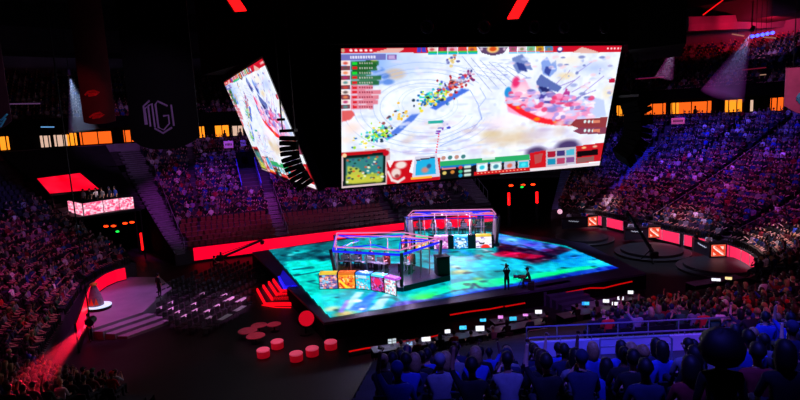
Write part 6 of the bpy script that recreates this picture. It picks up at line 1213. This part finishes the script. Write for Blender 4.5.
# ================================================================ lighting: coloured roof rig spots, and unseen ones added to brighten dark places
W_ = bpy.data.worlds.new('world'); SC.world = W_; W_.use_nodes = True; W_.node_tree.nodes['Background'].inputs['Color'].default_value = (.35, .12, .45, 1); W_.node_tree.nodes['Background'].inputs['Strength'].default_value = .02
MAG, PUR, BLU, RED, PNK, WHT = (1, .05, .42), (.5, .08, 1), (.12, .12, 1), (1, .03, .12), (1, .2, .5), (1, .7, .78)
HB = 24.0
PL = lambda s, o=-3, z=27.5: bowl(s, o, 0, z)
LIGHTS = [
 # stands, each from the roof rig in front of it
 (PL(50), bowl(51, 8), 24000, (.7, .07, .85), 40), (PL(48), bowl(48, 13), 26000, (.16, .06, 1), 26), (PL(40), bowl(40, 9), 20000, (.62, .07, .85), 40), (PL(30), bowl(31, 8), 7000, (.65, .07, .75), 40), (PL(24), bowl(25, 8), 3000, (.65, .22, .8), 34),
 (PL(45), bowl(46, 2.5), 6000, MAG, 34), (PL(66), bowl(66, 6), 13000, (.85, .06, .55), 50), (PL(75), bowl(76, 3), 11000, (.9, .05, .42), 46), (PL(60), bowl(61, 12), 6000, (.4, .15, 1), 30),
 (PL(9), bowl(8.5, 13), 38000, (.08, .05, 1), 40), (PL(4), bowl(3.5, 14), 32000, (.08, .05, 1), 38), (PL(3), bowl(3, 6), 18000, (.85, .06, .6), 46), (PL(139), bowl(139.5, 8), 17000, (.6, .06, .8), 46), (PL(9), bowl(9, 3), 5500, PNK, 30), (PL(132), bowl(133, 8), 8000, (.75, .05, .5), 44),
 (PL(136), bowl(133.5, 1.4), 90000, WHT, 13), (PL(9), bowl(8, .6), 60000, WHT, 12), (PL(3), bowl(-1.5, .6), 40000, (1, .45, .6), 15),
 # near stand
 ((5, 30, 14), (7.3, 18.0, 5), 2600, (.06, .05, 1), 30), ((5, 10, 22), (6.5, 13, 6.2), 7000, (.05, .05, 1), 40), ((12, 26, 22), (10, 12, 6.8), 9000, (.06, .06, 1), 26), ((-2, 24, 20), (2, 15, 5.4), 4000, (.06, .06, 1), 26),
 # added spots: rims behind the near crowd, parapet blue, suite fascia
 ((6.5, 9, 20), (7, 17.9, 5), 16000, (.07, .05, 1), 30), ((2, 3, 25), (5, 13, 6.0), 14000, (.07, .06, 1), 40), ((12, 8, 26), (13.5, 26, 3), 8000, (.85, .1, .5), 40), (PL(53, 4), bowl(54, 20.9, 0, 10.8), 5000, (.6, .2, .8), 40), (PL(47, 4), bowl(48, 20.9, 0, 10.8), 4000, (.6, .2, .8), 34), (PL(61, 4), bowl(61, 20.9, 0, 10.8), 4000, (.5, .2, .8), 40), (PL(8, 4), bowl(8, 20.9, 0, 10.8), 3500, (.5, .15, .8), 40), (PL(1, 4), bowl(1, 20.9, 0, 10.8), 3500, (.4, .15, .8), 40),
 (PL(58), bowl(57, 7.6, 0, 6.9), 30000, (1, .72, .8), 8), (PL(62), bowl(61, 15), 9000, (.1, .1, 1), 26), (A(-8, 10, 27), at(278, 290, .8), 5000, (.5, .2, 1), 10),
 # floor
 (A(-16, 8, 27), at(122, 305, .7), 16000, (.68, .17, .8), 22), (A(-16, 6, 27), at(205, 305, .4), 34000, (.9, .22, .75), 14), (A(-18, -13, 27), at(287, 338, .3), 90000, (1, .14, .32), 15), (A(18, -6, 27), at(650, 248, .4), 16000, (.6, .6, .95), 34),
 (A(-12, -10, 22), at(160, 350, 0), 2500, RED, 22), ((10, 19, 27), at(560, 291, .8), 16000, (.5, .15, .8), 14),
 # upper right: red bulkhead, purple wall
 (atY(712, 27, 76), atY(714, 20, 80), 900, (1, .01, .06), 110), (atY(742, 26, 76), atY(744, 20, 80), 1600, (1, .01, .06), 110), (atY(770, 25, 76), atY(772, 19, 80), 1600, (1, .01, .06), 110), (bowl(7, 24, 0, 19.5), bowl(8, 38, 0, 21.8), 1800, (.6, .2, .75), 60), (bowl(2, 16, 0, 26), bowl(1.5, 29, 0, 17), 5000, (.12, .1, 1), 40),
 # banners
 ((-8, 16, 14), (-11, 26, 13.5), 420, (.75, .5, 1), 40), ((14, 16, 20), (19.5, 27, 14), 2500, (1, .35, .6), 30), ((-14, 18, 16), (-19, 27, 14), 400, (.6, .4, .8), 40), ((-16, 30, 16), (-23, 40, 15), 900, RED, 30),
]
for bt, pw in ((b1, 330), (b2, 420)):   # point fills added to brighten the dark booth interiors
    for q in (-1.3, 0, 1.3):
        l = bpy.data.lights.new('booth_fill', 'POINT'); l.energy = pw; l.color = (.75, .6, 1); l.shadow_soft_size = .12; o = link('booth_fill', l, None, bt[5]+bt[3]*np.array([1, 1, 0])+np.array([q, -.5*q*0, 2.3]))
for P, T, pw, c, sz in LIGHTS: spot(P, T, pw*PK, c, sz)
bd = [np.array(atY(688, 31, 80)), np.array(atY(792, 27, 80))]; t = thing('roof_bulkhead', 'long red lit cloth bulkhead under the roof at the upper right', 'bulkhead', bd[0], kind='structure'); q = bd[1]-bd[0]; mb = MB(); mb.loft([[tuple(p+np.array([0, y, z])) for y, z in ((0, 0), (-.2, .9), (0, 1.9), (1.2, 1.9), (1.2, 0))] for p in (q*0, q*.25, q*.5, q*.75, q)], True); mb.build('cloth', M['upwall'], t); mb = MB()
for k in range(5): mb.tube([q*(.05+.225*k)+[0, .6, 1.9], q*(.05+.225*k)+[0, .6, 30.8-bd[0][2]]], .04, 5)
mb.build('hangers', M['blackm'], t)
beam('pale blue beam of light in the haze at the upper left', atY(69, 74, 50), atY(84, 131, 50), 1.25, .22, 2200, (.45, .65, 1))
beam('narrow pale beam of light at the upper right of the main screen', atY(676, 43, 52), atY(664, 78, 52), .8, .2, 420, (.6, .65, 1))
beam('long violet blue beam of light at the upper right', atY(752, 30, 52), atY(722, 96, 52), 1.9, .13, 800, (.35, .4, 1))
beam('red beam of light in the haze at the lower left', at(90, 322, 4.4), at(30, 384, 4.0), .8, .05, 9000, (1, .01, .05))
